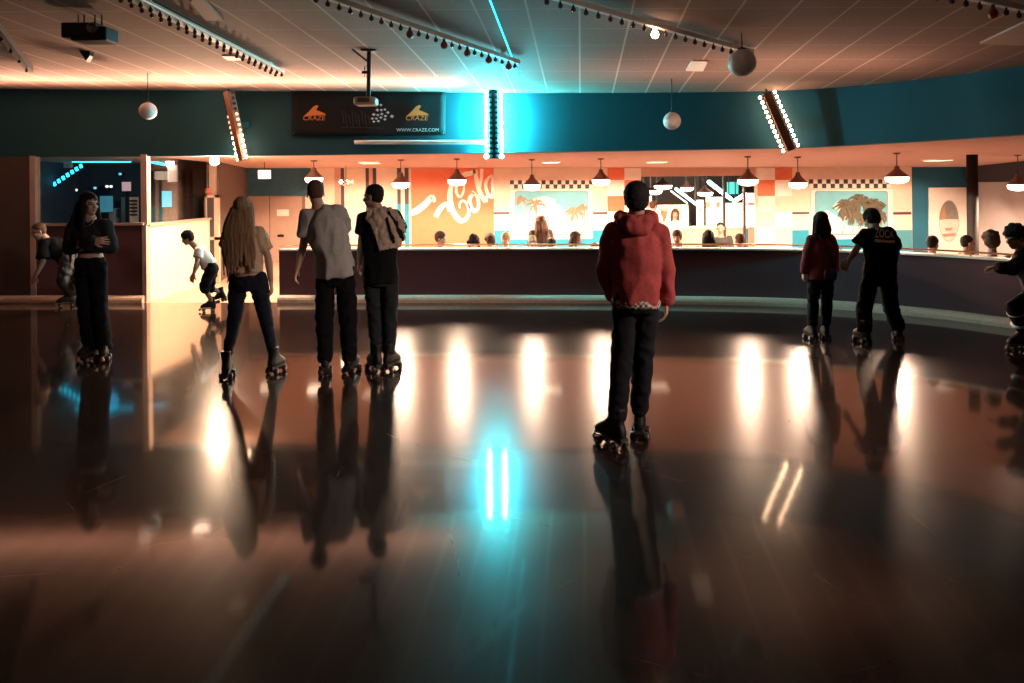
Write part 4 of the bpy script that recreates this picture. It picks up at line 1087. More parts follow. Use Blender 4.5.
SKATE = {}
def rrect(c, w, l, n_=20, e=.6):
    out = []
    for i in range(n_):
        t_ = 2*PI*i/n_; a, b = math.cos(t_), math.sin(t_)
        out.append(Vector((c[0] + math.copysign(abs(a)**e, a)*w, c[1] + math.copysign(abs(b)**e, b)*l, c[2])))
    return out
def skate_parts(k):
    """meshes of one roller skate, toe to +Y, wheels touching z = 0, scaled by k"""
    if k in SKATE: return SKATE[k]
    P_ = {}
    mb = MB()
    mb.loft([rrect((0, .005, .088), .042, .138), rrect((0, .005, .100), .046, .142), rrect((0, .003, .125), .046, .138), rrect((0, -.012, .150), .043, .115), rrect((0, -.035, .178), .041, .082), rrect((0, -.055, .215), .044, .060), rrect((0, -.062, .26), .050, .060), rrect((0, -.064, .285), .052, .062)])
    P_['boot'] = baked(mb, .008*k if k > .7 else .008, 4, name='skate_boot')
    mb = MB(); mb.loft([rrect((0, .005, .078), .043, .139), rrect((0, .005, .092), .047, .145)]); mb.box((-.036, -.135, .058), (.036, -.05, .082)); P_['sole'] = mb.mesh('sole')
    mb = MB(); mb.box((-.022, -.125, .052), (.022, .135, .066))
    for y in (-.082, .082): mb.cap((-.05, y, .031), (.05, y, .031), .009, .009, 8, 2); mb.box((-.016, y-.018, .025), (.016, y+.018, .058))
    P_['plate'] = mb.mesh('plate')
    mb = MB(); n_ = 18
    prof = [(.008, -.019), (.020, -.019), (.029, -.017), (.031, -.012), (.031, .012), (.029, .017), (.020, .019), (.008, .019)]
    mb.loft([[Vector((x, r*math.cos(2*PI*i/n_), r*math.sin(2*PI*i/n_))) for i in range(n_)] for r, x in prof]); P_['wheel'] = mb.mesh('wheel', True)
    mb = MB(); mb.loft([[Vector((x, r*math.cos(2*PI*i/n_), r*math.sin(2*PI*i/n_))) for i in range(n_)] for r, x in ((.004, -.021), (.012, -.021), (.012, .021), (.004, .021))]); P_['hub'] = mb.mesh('hub', True)
    mb = MB(); mb.lathe([(.010, .07), (.014, .06), (.024, .045), (.026, .03), (.022, .022), (.006, .02)], (0, .152, 0), 14); P_['toe_stop'] = mb.mesh('toe_stop', True)
    mb = MB()
    for j in range(6):
        y = .07 - j*.022; z = .152 + j*.013 + (.012 if j > 3 else 0)
        mb.cap((-.024, y, z - .002), (.024, y + .008, z + .002), .004, .004, 6, 2); mb.cap((.024, y, z - .002), (-.024, y + .008, z + .002), .004, .004, 6, 2)
    mb.cap((-.02, .0, .215), (.02, .0, .215), .006, .006, 6, 2)
    P_['lace'] = mb.mesh('lace', True)
    SKATE[k] = P_; return P_
BOOTM = mat('black_skate_leather', (.008, .007, .007), .5, spec=.3); SOLEM = mat('skate_sole', (.02, .015, .012), .6); PLATEM = mat('skate_plate', (.06, .06, .065), .35, .7)
WHEELM = mat('dark_wheel', (.03, .022, .020), .45); HUBM = mat('pale_hub', (.42, .36, .32), .35, .4); LACEM = mat('dull_lace', (.10, .085, .075), .7); STOPM = mat('tan_toe_stop', (.40, .18, .09), .6)
def add_skate(root, loc, toe, k, pitch=0.0, lift=0.0, roll=0.0):
    M = skate_parts(1.0)
    y = Vector((toe[0], toe[1], 0)).normalized(); x = Vector((y.y, -y.x, 0)); z = Vector((0,0,1))
    y2 = y*math.cos(pitch) - z*math.sin(pitch); z2 = z*math.cos(pitch) + y*math.sin(pitch)
    if roll: x, z2 = x*math.cos(roll) + z2*math.sin(roll), z2*math.cos(roll) - x*math.sin(roll)
    rot = Matrix(((x.x, y2.x, z2.x), (x.y, y2.y, z2.y), (x.z, y2.z, z2.z)))
    pos = loc + Vector((0,0,lift))
    T = Matrix.Translation(pos) @ rot.to_4x4() @ Matrix.Scale(k, 4)
    def place(name, me, m, par, off=(0,0,0), L=None):
        if len(me.materials) == 0: me.materials.append(m)
        o = bpy.data.objects.new(name, me); COL.objects.link(o)
        o.parent = par
        if L is None: o.matrix_local = Matrix.Translation(Vector(off))
        else: o.matrix_local = L
        return o
    sk = place('roller_skate', M['boot'], BOOTM, root, L=Matrix.Translation(-Vector(root.location)) @ T)
    place('sole', M['sole'], SOLEM, sk); place('plate', M['plate'], PLATEM, sk); place('toe_stop', M['toe_stop'], STOPM, sk); place('laces', M['lace'], LACEM, sk)
    for ix in (-.047, .047):
        for iy in (-.082, .082):
            place('wheel', M['wheel'], WHEELM, sk, (ix, iy, .031)); 
    for ix in (-.047, .047):
        for iy in (-.082, .082): place('wheel_hub', M['hub'], HUBM, sk, (ix, iy, .031))
    return T @ Vector((0, -.058, .20)), T @ Vector((0, -.062, .27))

SKIN = attr_mat('skin')
def paint_head(me, c, ax, s, skin, lip, eye=(.02, .012, .01), brow=(.05, .03, .02)):
    f, r, u = ax
    at = me.attributes.new('Col', 'FLOAT_COLOR', 'POINT')
    buf = []
    for v in me.vertices:
        d = (v.co - c)/s; a, b, h = d.dot(f), d.dot(r), d.dot(u); k = skin
        if a > .05 and abs(b) < .06 and -.1 < h < .05:
            bb = abs(b)
            if ((bb - .032)/.014)**2 + ((h - .001)/.0065)**2 < 1: k = eye
            elif bb < .05 and bb > .014 and abs(h - .021 - .002*(bb > .03)) < .0045: k = brow
            elif (b/.022)**2 + ((h + .062)/.010)**2 < 1: k = lip
        buf += [k[0], k[1], k[2], 1.0]
    at.data.foreach_set('color', buf)

def hair_mesh(kind, c, ax, s, seed, neck=None, length=0, spread=1.0):
    f, r, u = ax; mb = MB()
    def E(a, b, d, x, y, z): mb.ell(c + f*(a*s) + r*(b*s) + u*(d*s), r*(x*s), f*(y*s), u*(z*s), 20, 14)
    if kind == 'short':
        E(-.022, 0, .050, .083, .096, .082); E(-.034, 0, .026, .080, .082, .080); E(-.044, 0, .0, .073, .064, .072)
    elif kind == 'full':
        E(-.020, 0, .052, .092, .104, .092); E(-.034, 0, .028, .091, .090, .088); E(-.046, 0, .0, .086, .070, .080)
    elif kind == 'cap':
        E(-.018, 0, .048, .092, .104, .090); E(-.034, 0, .026, .090, .088, .088); E(-.046, 0, -.006, .082, .066, .080)
    elif kind == 'curly':
        E(-.02, 0, .06, .10, .11, .095); E(-.06, 0, .01, .095, .07, .09)
        rnd = random.Random(seed)
        for k in range(26):
            a = rnd.uniform(0, 2*PI); z = rnd.uniform(-.3, 1)
            q = (-.02 + math.cos(a)*.095*math.sqrt(max(0, 1-z*z)), math.sin(a)*.092*math.sqrt(max(0, 1-z*z)), .055 + z*.092)
            if q[0] > .06 and q[2] < .07: continue
            E(q[0], q[1], q[2], .026, .026, .026)
    else:
        E(-.020, 0, .050, .086, .102, .086)
        # curtain of hair down the back and the sides
        L = length; n_ = 9; rings = []; L0 = L; L = L*(.84 if L > .4 else 1)
        for k in range(n_):
            t_ = k/(n_-1); w = (.090 + .03*math.sin(t_*PI)*spread)*(1 - .6*max(0, t_-.88)*8); th = .050 + .012*math.sin(t_*PI) - .025*t_
            cc = c - f*((.045 + (.085 if L > .4 else .045)*min(1, t_*2.2))*s) + u*(.03*s) - Vector((0,0,1))*(L*t_)
            rings.append([cc + r*(math.cos(2*PI*i/18)*w*s*spread**.5) + f*(math.sin(2*PI*i/18)*th*s) for i in range(18)])
        mb.loft(rings)
        L = L0
        if L > .4:
            rnd = random.Random(seed*7 + 1)
            for k in range(22):
                a = rnd.uniform(-1, 1); LL = L*rnd.uniform(.86, 1.08); ph = rnd.uniform(0, 6.3); pts = []; rr = []
                for j in range(9):
                    t_ = j/8; w = (.075 + .055*min(1, t_*1.6)*spread)
                    bk = (.050 + .085*min(1, t_*2.2)) + .028*math.cos(a*1.5)
                    pts.append(c - f*(bk*s) + r*((a*w + .012*math.sin(ph + t_*7))*s) + u*(.02*s) - Vector((0,0,1))*(LL*t_)); rr.append((.020*(1 - .72*t_) + .003)*s)
                mb.tube(pts, rr, 8)
        for k in (-1, 1):
            p0 = c + r*(k*.070*s) + u*(.06*s) + f*(.0*s); p1 = c + r*(k*.086*s) - u*(.07*s) + f*(.01*s); p2 = p1 - Vector((0,0,1))*(L*.45) + f*(.015*s) + r*(k*.01*s)
            mb.cap(p0, p1, .030*s, .030*s, 10, 3); mb.cap(p1, p2, .030*s, .018*s, 10, 3)
    if kind == 'bun':
        E(-.09, 0, .10, .04, .04, .04)
    sd = seed*5.1
    def fn(q):
        d = q - c; ang = math.atan2(d.dot(r), -d.dot(f))
        if kind in ('short', 'cap', 'curly', 'full'): return .004*noise.noise(q*70 + Vector((sd, 0, 0)))
        return .0065*noise.noise(Vector((ang*7, d.z*5, sd))) + .004*noise.noise(Vector((ang*18, d.z*9, sd)))
    return baked(mb, .009, 6, fn=fn, name='hair')

def person(sp):
    """build one skater from measured joints: every joint is (px, py, depth offset)"""
    D = sp['d']; s = sp['s']; rnd = random.Random(sp['seed'])
    def J(j): return P(j[0], j[1], D + (j[2] if len(j) > 2 else 0))
    feet = []
    base = [G(x[0], x[1]) if 'lift' not in x[2] else None for x in sp['feet']]
    gl = [b for b in base if b is not None]; rc = sum(gl, Vector()) / len(gl); rc.z = 0
    root = thing('person', sp['label'], 'person', rc)
    an = []
    for (x, y, o_), b in zip(sp['feet'], base):
        if b is None:
            b = P(x, y, D + o_.get('dy', 0)); lift = 0
        a, top = add_skate(root, b, o_['toe'], s*.98, o_.get('pitch', 0), 0, o_.get('roll', 0)); an.append((a, top))
    hip = [J(j) for j in sp['hip']]; kn = [J(j) for j in sp['kn']]
    sh = [J(j) for j in sp['sh']]; el = [J(j) for j in sp['el']]; wr = [J(j) for j in sp['wr']]
    neck = J(sp['neck']); hc = J(sp['head']); ax = head_axes(sp['face'], sp.get('tilt', 0), sp.get('lean', 0))
    pel = (hip[0]+hip[1])/2; chest = (sh[0]+sh[1])/2
    hipax = (hip[1]-hip[0]).normalized(); shax = (sh[1]-sh[0]).normalized()
    mid = (pel+chest)/2 + Vector(sp.get('midoff', (0,0,0)))
    S = dict(pel=pel, chest=chest, mid=mid, hipax=hipax, shax=shax)
    hw = (sh[1]-sh[0]).length/2
    fem = sp.get('fem', False)
    tw = [.132, .146, .122 if fem else .134, .142 if fem else .158, hw*.88, hw*.62, .056]
    tw = [t_*s if i not in (4, 5) else t_ for i, t_ in enumerate(tw)]
    td = [t_*s for t_ in (.10, .115, .095, .115, .112, .085, .055)]
    ts = (-.12, .02, .38, .68, .88, 1.0, 1.08)
    # ---- body
    mb = MB()
    torso_rings(mb, S, tw, td, ts)
    add_head(mb, hc, ax, s, lerpv(chest, neck, .6))
    mb.cap(chest, neck, .062*s, .058*s, 14, 4)
    for i in range(2):
        mb.cap(lerpv(sh[i], chest, .15), sh[i], .056*s, .050*s, 14, 4); mb.cap(lerpv(chest, neck, .42), sh[i], .046*s, .044*s, 12, 4)
        mb.cap(sh[i], el[i], .050*s, .039*s, 14, 4); mb.cap(el[i], lerpv(el[i], wr[i], .35), .038*s, .040*s, 14, 4); mb.cap(lerpv(el[i], wr[i], .35), wr[i], .040*s, .0255*s, 14, 4)
        hd = (wr[i] - el[i]).normalized()
        if sp.get('hd') and sp['hd'][i]: hd = Vector(sp['hd'][i]).normalized()
        nrm = Vector(sp['palm'][i]) if sp.get('palm') else (chest - wr[i])
        side = (1 if i else -1)*(-1 if sp.get('front') else 1)
        if sp.get('side'): side = sp['side'][i]
        add_hand(mb, wr[i], hd, nrm, side, s, sp.get('curl', .35))
        mb.cap(hip[i], kn[i], .076*s, .052*s, 14, 4); mb.cap(kn[i], lerpv(kn[i], an[i][0], .3), .055*s, .054*s, 14, 4); mb.cap(lerpv(kn[i], an[i][0], .3), an[i][0], .054*s, .036*s, 14, 4)
    me = baked(mb, .0062*max(.9, s), 3, name='body')
    paint_head(me, hc, ax, s, sp['skin'], sp.get('lip', (.30, .10, .08)))
    link('body', me, SKIN, root)
    # ---- hair
    h = sp['hair']
    link('hair', hair_mesh(h[0], hc, ax, s, sp['seed'], None, h[2] if len(h) > 2 else 0, h[3] if len(h) > 3 else 1.0), h[1], root)
    # ---- trousers
    T = sp['legs']; mb = MB(); ra, rk, rb = T['r']
    torso_rings(mb, S, [.138*s, (.156 if not fem else .158)*s, (.150 if not fem else .142)*s], [.108*s, .124*s, .110*s], (-.15, .0, T.get('top', .2)))
    for i in range(2):
        low = an[i][1] if T.get('over', True) else lerpv(an[i][0], kn[i], .12)
        low = lerpv(an[i][0], an[i][1], T.get('low', .6)) if T.get('over', True) else low
        if T.get('end'): low = lerpv(kn[i], an[i][0], T['end'])
        mb.cap(hip[i] + Vector((0,0,-.01)), kn[i], ra*s, rk*s, 16, 4)
        mb.cap(hip[i] + Vector((0,0,.04*s)) - hipax*(0 if i else -.0), lerpv(hip[i], kn[i], .3), .088*s, ra*.96*s, 16, 4)
        midl = lerpv(kn[i], low, .45)
        mb.cap(kn[i], midl, rk*s, (rk*.4 + rb*.6)*s*1.04, 16, 4, ends=True); mb.cap(midl, low, (rk*.4+rb*.6)*s*1.04, rb*s, 16, 2, ends=False)
    me = baked(mb, .0105, 5, fn=folds(T.get('amp', .008), T.get('fr', 9), sp['seed'], (1, 1, 1.1)), name='trousers')
    tr = link(T.get('name', 'jeans'), me, T['m'], root)
    # ---- top
    C_ = sp['top']; mb = MB(); ex = C_.get('ex', .014)*s
    t0 = C_.get('hem', -.02)
    tsx = [t0, t0 + .12, .40, .68, .88, 1.0, 1.07]
    a_ = [tw[1]*C_.get('hw', 1.02), tw[1]*C_.get('hw', 1.0), tw[2]*C_.get('ww', 1.05), tw[3], tw[4], tw[5], .066*s]
    b_ = [td[1]*1.05, td[1]*1.04, td[2]*1.12, td[3], td[4], td[5], .060*s]
    torso_rings(mb, S, [x + ex for x in a_], [x + ex for x in b_], tsx)
    for i in range(2):
        q0 = lerpv(sh[i], chest, .2)
        mb.cap(q0, sh[i], .056*s + ex, .050*s + ex, 16, 4); mb.cap(lerpv(chest, neck, .35), sh[i], .046*s + ex*.7, .043*s + ex*.8, 14, 4)
        if C_.get('sleeve', 'short') == 'short':
            e2 = lerpv(sh[i], el[i], C_.get('sl', .62)); mb.cap(sh[i], e2, .051*s + ex, .048*s + ex*1.5, 16, 4, ends=False); mb.ell(sh[i], Vector((.051*s+ex,0,0)), Vector((0,.051*s+ex,0)), Vector((0,0,.051*s+ex)))
        else:
            mb.cap(sh[i], el[i], .051*s + ex, .043*s + ex, 16, 4); mb.cap(el[i], lerpv(el[i], wr[i], .96), .046*s + ex, .030*s + ex*1.05, 16, 3)
    if C_.get('collar'): mb.cap(lerpv(chest, neck, .3), neck, .078*s, .066*s, 16, 3)
    me = baked(mb, .0105, 5, fn=folds(C_.get('amp', .007), C_.get('fr', 8), sp['seed'] + 11, (1, 1, .6)), name='top')
    top = link(C_['name'], me, C_['m'], root)
    return dict(root=root, top=top, S=S, s=s, sh=sh, el=el, wr=wr, hip=hip, kn=kn, an=an, neck=neck, hc=hc, ax=ax, tr=tr, chest=chest, pel=pel, tw=tw, td=td)

DEN_BLK = mat('black_denim', (.008, .008, .011), .9, spec=.15, bump=.25, bscale=220)
DEN_BLUE = mat('dark_blue_denim', (.013, .016, .025), .9, spec=.15, var=.45, scale=14, bump=.25, bscale=220)
DEN_GREY = mat('washed_dark_denim', (.016, .017, .021), .9, spec=.15, var=.35, scale=10, bump=.25, bscale=220)
BLKTEE = mat('black_cotton', (.006, .006, .007), .95, spec=.12, bump=.2, bscale=160)
GREYTEE = mat('heather_grey_cotton', (.34, .32, .30), .95, var=.2, scale=60, bump=.2, bscale=160)
REDJ = mat('red_hoodie_cloth', (.30, .036, .034), .85, var=.3, scale=30, bump=.3, bscale=140)
TANLACE = mat('tan_knit', (.60, .42, .28), .95, var=.35, scale=70, bump=.6, bscale=110)
MAROON = mat('maroon_knit', (.17, .032, .030), .95, var=.25, scale=50, bump=.3, bscale=140)
WHTEE = mat('white_cotton', (.72, .62, .55), .9, var=.08, bump=.2)
H_BLK = mat('black_hair', (.010, .008, .008), .72, stretch=(60, 60, 4), scale=2, var=.5, bump=.5, bscale=3, spec=.2)
H_DBR = mat('dark_brown_hair', (.030, .016, .011), .72, stretch=(60, 60, 4), scale=2, var=.5, bump=.5, bscale=3, spec=.2)
H_BRN = mat('brown_hair', (.10, .050, .030), .72, stretch=(60, 60, 4), scale=2, var=.5, bump=.5, bscale=3, spec=.2)
H_BLD = mat('long_blond_hair', (.29, .175, .10), .72, stretch=(70, 70, 3), scale=2, var=.6, bump=.5, bscale=3, spec=.2)
H_FAIR = mat('fair_hair', (.50, .32, .17), .72, stretch=(60, 60, 4), scale=2, var=.4, bump=.5, bscale=3, spec=.2)
SK_L = (.52, .30, .21); SK_M = (.42, .22, .145); SK_D = (.20, .10, .065); SK_P = (.58, .36, .27)

PEOPLE = {}
# red hooded jacket, back to the camera
PEOPLE['red'] = person(dict(seed=1, d=5.68, s=1.02, label='person in a red hooded jacket and dark jeans standing alone with back turned',
    feet=[(611, 446, dict(toe=(-.62, .78))), (640, 437, dict(toe=(.22, .97)))],
    head=(636.5, 200.5, 0), face=(.12, 1), tilt=.12, neck=(636, 219, .0), sh=[(613.5, 233, .0), (659.5, 232, .02)], el=[(605, 267, .05), (665, 268, .0)], wr=[(611, 296, .24), (666.5, 301, .02)],
    hd=[(.7, .5, -.4), (-.05, 0, -1)], palm=[(0, -1, 0), (-1, .2, 0)],
    hip=[(626, 302, 0), (646, 302, 0)], kn=[(621.5, 362, .0), (642.5, 366, .06)], skin=SK_M, hair=('cap', H_BLK),
    legs=dict(r=(.086, .072, .060), m=DEN_BLK, amp=.007, name='jeans', low=.0), top=dict(name='hooded_jacket', m=REDJ, sleeve='long', ex=.019, hem=-.02, hw=.92, ww=1.10, amp=.009, collar=True, fr=7)))
# woman with long fair hair, back to the camera
PEOPLE['blond'] = person(dict(seed=2, d=7.9, s=.98, fem=True, label='person with long wavy fair hair, tan crop top and dark jeans, legs apart',
    feet=[(227.5, 377.5, dict(toe=(-.15, .99))), (276.5, 372.5, dict(toe=(.25, .97)))],
    head=(243, 209.5, 0), face=(.05, 1), neck=(244, 224, 0), sh=[(230, 233.5, 0), (258.5, 233.5, 0)], el=[(225, 252, .02), (268, 256, .02)], wr=[(230, 272, .2), (271, 281, .02)],
    hip=[(238.5, 283, 0), (258.5, 283, 0)], kn=[(233.5, 326, .02), (267, 324, .02)], skin=SK_L, hair=('long', H_BLD, .62, 1.5), palm=[(0, -1, 0), (-1, 0, 0)],
    legs=dict(r=(.092, .064, .046), m=DEN_BLUE, amp=.005, name='jeans', end=.86, top=.16, fr=12), top=dict(name='crop_top', m=TANLACE, sl=.75, ex=.020, hem=.22, ww=1.12, hw=.88, amp=.006, fr=16)))
# man in a grey t-shirt leaning forward
PEOPLE['grey'] = person(dict(seed=3, d=7.92, s=1.04, label='person in a grey t-shirt and baggy dark cargo trousers leaning to one side',
    feet=[(325.5, 373.5, dict(toe=(-.2, .98))), (352, 372, dict(toe=(.2, .98)))],
    head=(315.5, 193.5, .06), face=(-.35, .95), tilt=.22, lean=-.06, neck=(317.5, 207.5, .02), sh=[(308, 217, -.02), (338.5, 213.5, .04)], el=[(303.5, 245, .0), (346, 240, .20)], wr=[(297.5, 268, .02), (338, 257, .36)],
    midoff=(.03, -.03, 0), hip=[(326, 276, 0), (345, 275, 0)], kn=[(324.5, 319, -.02), (348, 318, -.02)], skin=SK_L, hair=('short', H_BRN), palm=[(1, .1, 0), (0, -1, 0)],
    legs=dict(r=(.090, .084, .062), m=BLKTEE, amp=.009, name='cargo_trousers', low=-1.0), top=dict(name='t_shirt', m=GREYTEE, sl=.68, ex=.026, hem=.0, hw=1.0, ww=1.08, amp=.014, fr=6)))
# man with a jacket over his shoulder
PEOPLE['tee'] = person(dict(seed=4, d=8.1, s=1.02, label='person in a black t-shirt with a tan jacket slung over the shoulder, face in profile',
    feet=[(374.5, 370.5, dict(toe=(-.55, .83))), (392, 370, dict(toe=(.4, .92)))],
    head=(373, 197, 0), face=(-.96, .28), tilt=.05, neck=(377.5, 210, 0), sh=[(364.5, 219, -.02), (394.5, 217, .05)], el=[(361.5, 243, .0), (402, 238, .16)], wr=[(359.5, 262, .06), (394, 222, .24)],
    hip=[(371.5, 277, 0), (389.5, 276, 0)], kn=[(375, 319, .0), (390.5, 318, .0)], skin=SK_M, hair=('short', H_BLK), palm=[(1, .1, 0), (0, -1, 0)], hd=[None, (-.6, .1, .6)],
    legs=dict(r=(.086, .070, .054), m=DEN_GREY, amp=.007, name='jeans', low=-.3), top=dict(name='t_shirt', m=BLKTEE, sl=.62, ex=.022, hem=-.10, amp=.007)))
# woman in black with folded arms, facing the camera
PEOPLE['black'] = person(dict(seed=5, d=8.62, s=1.0, fem=True, front=True, label='person with very long black hair and folded arms, all in black with bare midriff',
    feet=[(88, 361, dict(toe=(-.2, -.98))), (104, 360.5, dict(toe=(.35, -.94)))],
    head=(89.5, 204.5, -.02), face=(.86, -.5), tilt=.02, neck=(91, 219, 0), sh=[(73.5, 228, 0), (106, 226.5, .02)], el=[(70, 248, -.04), (111, 247, -.02)], wr=[(93, 241, -.24), (87, 244.5, -.20)],
    palm=[(0, 1, -.2), (0, 1, -.2)], hd=[(1, .05, .05), (-1, .05, 0)], side=[-1, 1], hip=[(83, 269, 0), (98.5, 269, 0)], kn=[(86, 313, -.03), (99.5, 313, -.03)], skin=SK_P, hair=('long', H_BLK, .62, 1.35),
    legs=dict(r=(.086, .076, .082), m=BLKTEE, amp=.007, name='trousers', low=-.9, top=.27), top=dict(name='cropped_sweater', m=mat('black_knit', (.012, .011, .012), .95, bump=.3, bscale=120), sleeve='long', ex=.026, hem=.42, hw=.84, amp=.008)))
# crouching child in a white top
PEOPLE['boy'] = person(dict(seed=6, d=11.9, s=.80, label='small person in a white t-shirt and dark shorts crouching while skating past the cream wall',
    feet=[(208.5, 311.5, dict(toe=(-.95, -.3))), (221, 302.5, dict(toe=(-.9, .2), lift=1, dy=.25, pitch=.30))],
    head=(187.3, 238.6, -.03), face=(-.96, -.28), tilt=.35, neck=(195.3, 246.5, 0), sh=[(199.0, 251, -.15), (199.0, 250, .15)], el=[(196.5, 264, -.20), (199, 263, .22)], wr=[(193.3, 275.5, -.20), (194, 273, .2)],
    hip=[(211.5, 269, -.08), (212.5, 269, .09)], kn=[(204, 287, -.08), (209.5, 288, .16)], skin=SK_M, hair=('curly', H_BLK), palm=[(0, 1, 0), (0, -1, 0)], side=[1, -1],
    legs=dict(r=(.105, .085, .075), m=BLKTEE, amp=.008, name='shorts', end=.25, top=.28), top=dict(name='t_shirt', m=WHTEE, sl=.5, ex=.022, hem=.16, amp=.006)))
# leaning skater half hidden behind the woman in black
PEOPLE['lean'] = person(dict(seed=7, d=12.1, s=1.0, label='person in a black t-shirt bending low behind the long haired person in black',
    feet=[(66.5, 307, dict(toe=(-.8, -.5))), (88, 304, dict(toe=(-.8, -.3)))],
    head=(38.5, 231.5, -.12), face=(-.75, -.66), tilt=.35, neck=(45, 238, -.05), sh=[(44, 245, -.16), (56, 242.5, .16)], el=[(43, 262, -.22), (60, 256, .2)], wr=[(35.5, 276, -.24), (62, 268, -.1)],
    hip=[(67, 259, -.09), (73, 258, .09)], kn=[(63.5, 281, -.15), (78, 280, -.05)], skin=SK_M, hair=('short', H_BRN), palm=[(0, 1, 0), (0, 1, 0)], side=[1, -1],
    legs=dict(r=(.10, .082, .066), m=mat('grey_cargo_cloth', (.05, .045, .042), .9, var=.3, scale=14), amp=.012, name='trousers', low=.5), top=dict(name='t_shirt', m=BLKTEE, sl=.8, ex=.03, hem=-.02, amp=.010)))
# girl in a maroon top, back to the camera
PEOPLE['maroon'] = person(dict(seed=8, d=9.45, s=.86, fem=True, label='small person with long dark hair in a maroon long sleeved top, back turned',
    feet=[(810.5, 339.5, dict(toe=(-.15, .98))), (825, 338.5, dict(toe=(.15, .98)))],
    head=(821, 221, 0), face=(.15, 1), neck=(821.3, 232, 0), sh=[(811, 240.5, 0), (831.5, 240.5, 0)], el=[(807, 257, .0), (834.5, 256, .02)], wr=[(804.3, 271.5, .03), (835, 270, .05)],
    hip=[(814.5, 277, 0), (827.5, 277, 0)], kn=[(813, 306, 0), (826.5, 306, 0)], skin=SK_L, hair=('long', H_DBR, .24, 1.0), palm=[(1, 0, 0), (-1, 0, 0)],
    legs=dict(r=(.086, .072, .064), m=DEN_BLK, amp=.006, name='jeans', low=.1), top=dict(name='sweater', m=MAROON, sleeve='long', ex=.022, hem=-.05, amp=.007)))
# man in a printed black t-shirt, bent, legs apart
PEOPLE['print'] = person(dict(seed=9, d=9.25, s=.98, label='person in a black t-shirt with pale back print, bent forward with legs apart',
    feet=[(862, 342.5, dict(toe=(-.2, .97))), (898, 339, dict(toe=(.35, .93)))],
    head=(871.5, 220, .14), face=(-.30, .95), tilt=.45, neck=(874.5, 228.5, .06), sh=[(865, 235.5, .02), (889, 234, .06)], el=[(857, 248.5, .02), (897, 253, .16)], wr=[(848.5, 261, .08), (888, 262, .34)],
    midoff=(.03, -.08, .02), hip=[(871, 277, -.02), (887.5, 276.5, -.02)], kn=[(864, 308, .05), (891, 308, .05)], skin=SK_L, hair=('full', H_BLK), palm=[(.6, .5, 0), (0, -1, 0)],
    legs=dict(r=(.098, .086, .078), m=BLKTEE, amp=.007, name='trousers', low=-.8), top=dict(name='t_shirt', m=BLKTEE, sl=.72, ex=.028, hem=-.06, hw=1.02, ww=1.12, amp=.010)))
# dark skater entering at the edge
PEOPLE['edge'] = person(dict(seed=10, d=8.75, s=1.0, label='dark dressed person skating in bent forward at the picture edge near the barrier',
    feet=[(1019, 350.5, dict(toe=(-.95, -.2))), (1046, 345, dict(toe=(-.9, .1)))],
    head=(1014.5, 238, -.04), face=(-.93, -.36), tilt=.25, neck=(1021, 248, 0), sh=[(1023.5, 255.5, -.17), (1025.5, 254.5, .17)], el=[(1013, 269, -.26), (1016, 266, .3)], wr=[(999, 267.5, -.30), (1001, 268, .26)],
    hip=[(1040, 292, -.09), (1042, 292, .09)], kn=[(1014.5, 307, -.12), (1034, 316, .1)], skin=SK_M, hair=('curly', H_DBR), palm=[(0, 0, -1), (0, 0, -1)], hd=[(-1, 0, 0), (-1, 0, 0)], side=[1, -1],
    legs=dict(r=(.104, .082, .064), m=BLKTEE, amp=.008, name='trousers', low=.5), top=dict(name='sweater', m=mat('dark_navy_knit', (.016, .017, .022), .9, bump=.3), sleeve='long', ex=.028, hem=-.02, amp=.009)))

# ---- extra clothing details
pr = PEOPLE['red']; s = pr['s']; D = 5.68
# hood lying on the shoulders
mb = MB(); n_ = pr['neck']
for k in range(13):
    a = math.radians(-30 + 240*k/12); q0 = n_ + Vector((math.cos(a)*.105, -math.sin(a)*.075 + .0, .0 - .02*math.sin(a)))
    a2 = math.radians(-30 + 240*(k+1)/12); q1 = n_ + Vector((math.cos(a2)*.105, -math.sin(a2)*.075, .0 - .02*math.sin(a2)))
    if k < 12: mb.cap(q0, q1, .048, .048, 12, 4)
mb.ell(n_ + Vector((0, -.085, -.045)), Vector((.115, 0, 0)), Vector((0, .045, 0)), Vector((0, .02, .065)))
link('hood', baked(mb, .010, 5, fn=folds(.010, 13, 5)), REDJ, pr['root'])
# plaid shirt hem below the jacket
mb = MB(); torso_rings(mb, pr['S'], [.155*s, .160*s], [.128*s, .132*s], (-.055, .03)); 
plaid = bpy.data.materials.new('plaid_shirt'); plaid.use_nodes = True
nt = plaid.node_tree; tc = nt.nodes.new('ShaderNodeTexCoord'); ch = nt.nodes.new('ShaderNodeTexChecker'); ch.inputs['Scale'].default_value = 55
ch.inputs['Color1'].default_value = (.50, .40, .36, 1); ch.inputs['Color2'].default_value = (.10, .06, .06, 1)
nt.links.new(tc.outputs['Object'], ch.inputs['Vector']); nt.links.new(ch.outputs['Color'], nt.nodes['Principled BSDF'].inputs['Base Color'])
link('shirt_hem', baked(mb, .010, 3, fn=folds(.012, 14, 2)), plaid, pr['root'])
# ribbed cuff
mb = MB(); mb.cap(lerpv(pr['el'][1], pr['wr'][1], .86), lerpv(pr['el'][1], pr['wr'][1], .99), .056*s, .046*s, 16, 3, ends=False); link('cuff', baked(mb, .007, 2), REDJ, pr['root'])

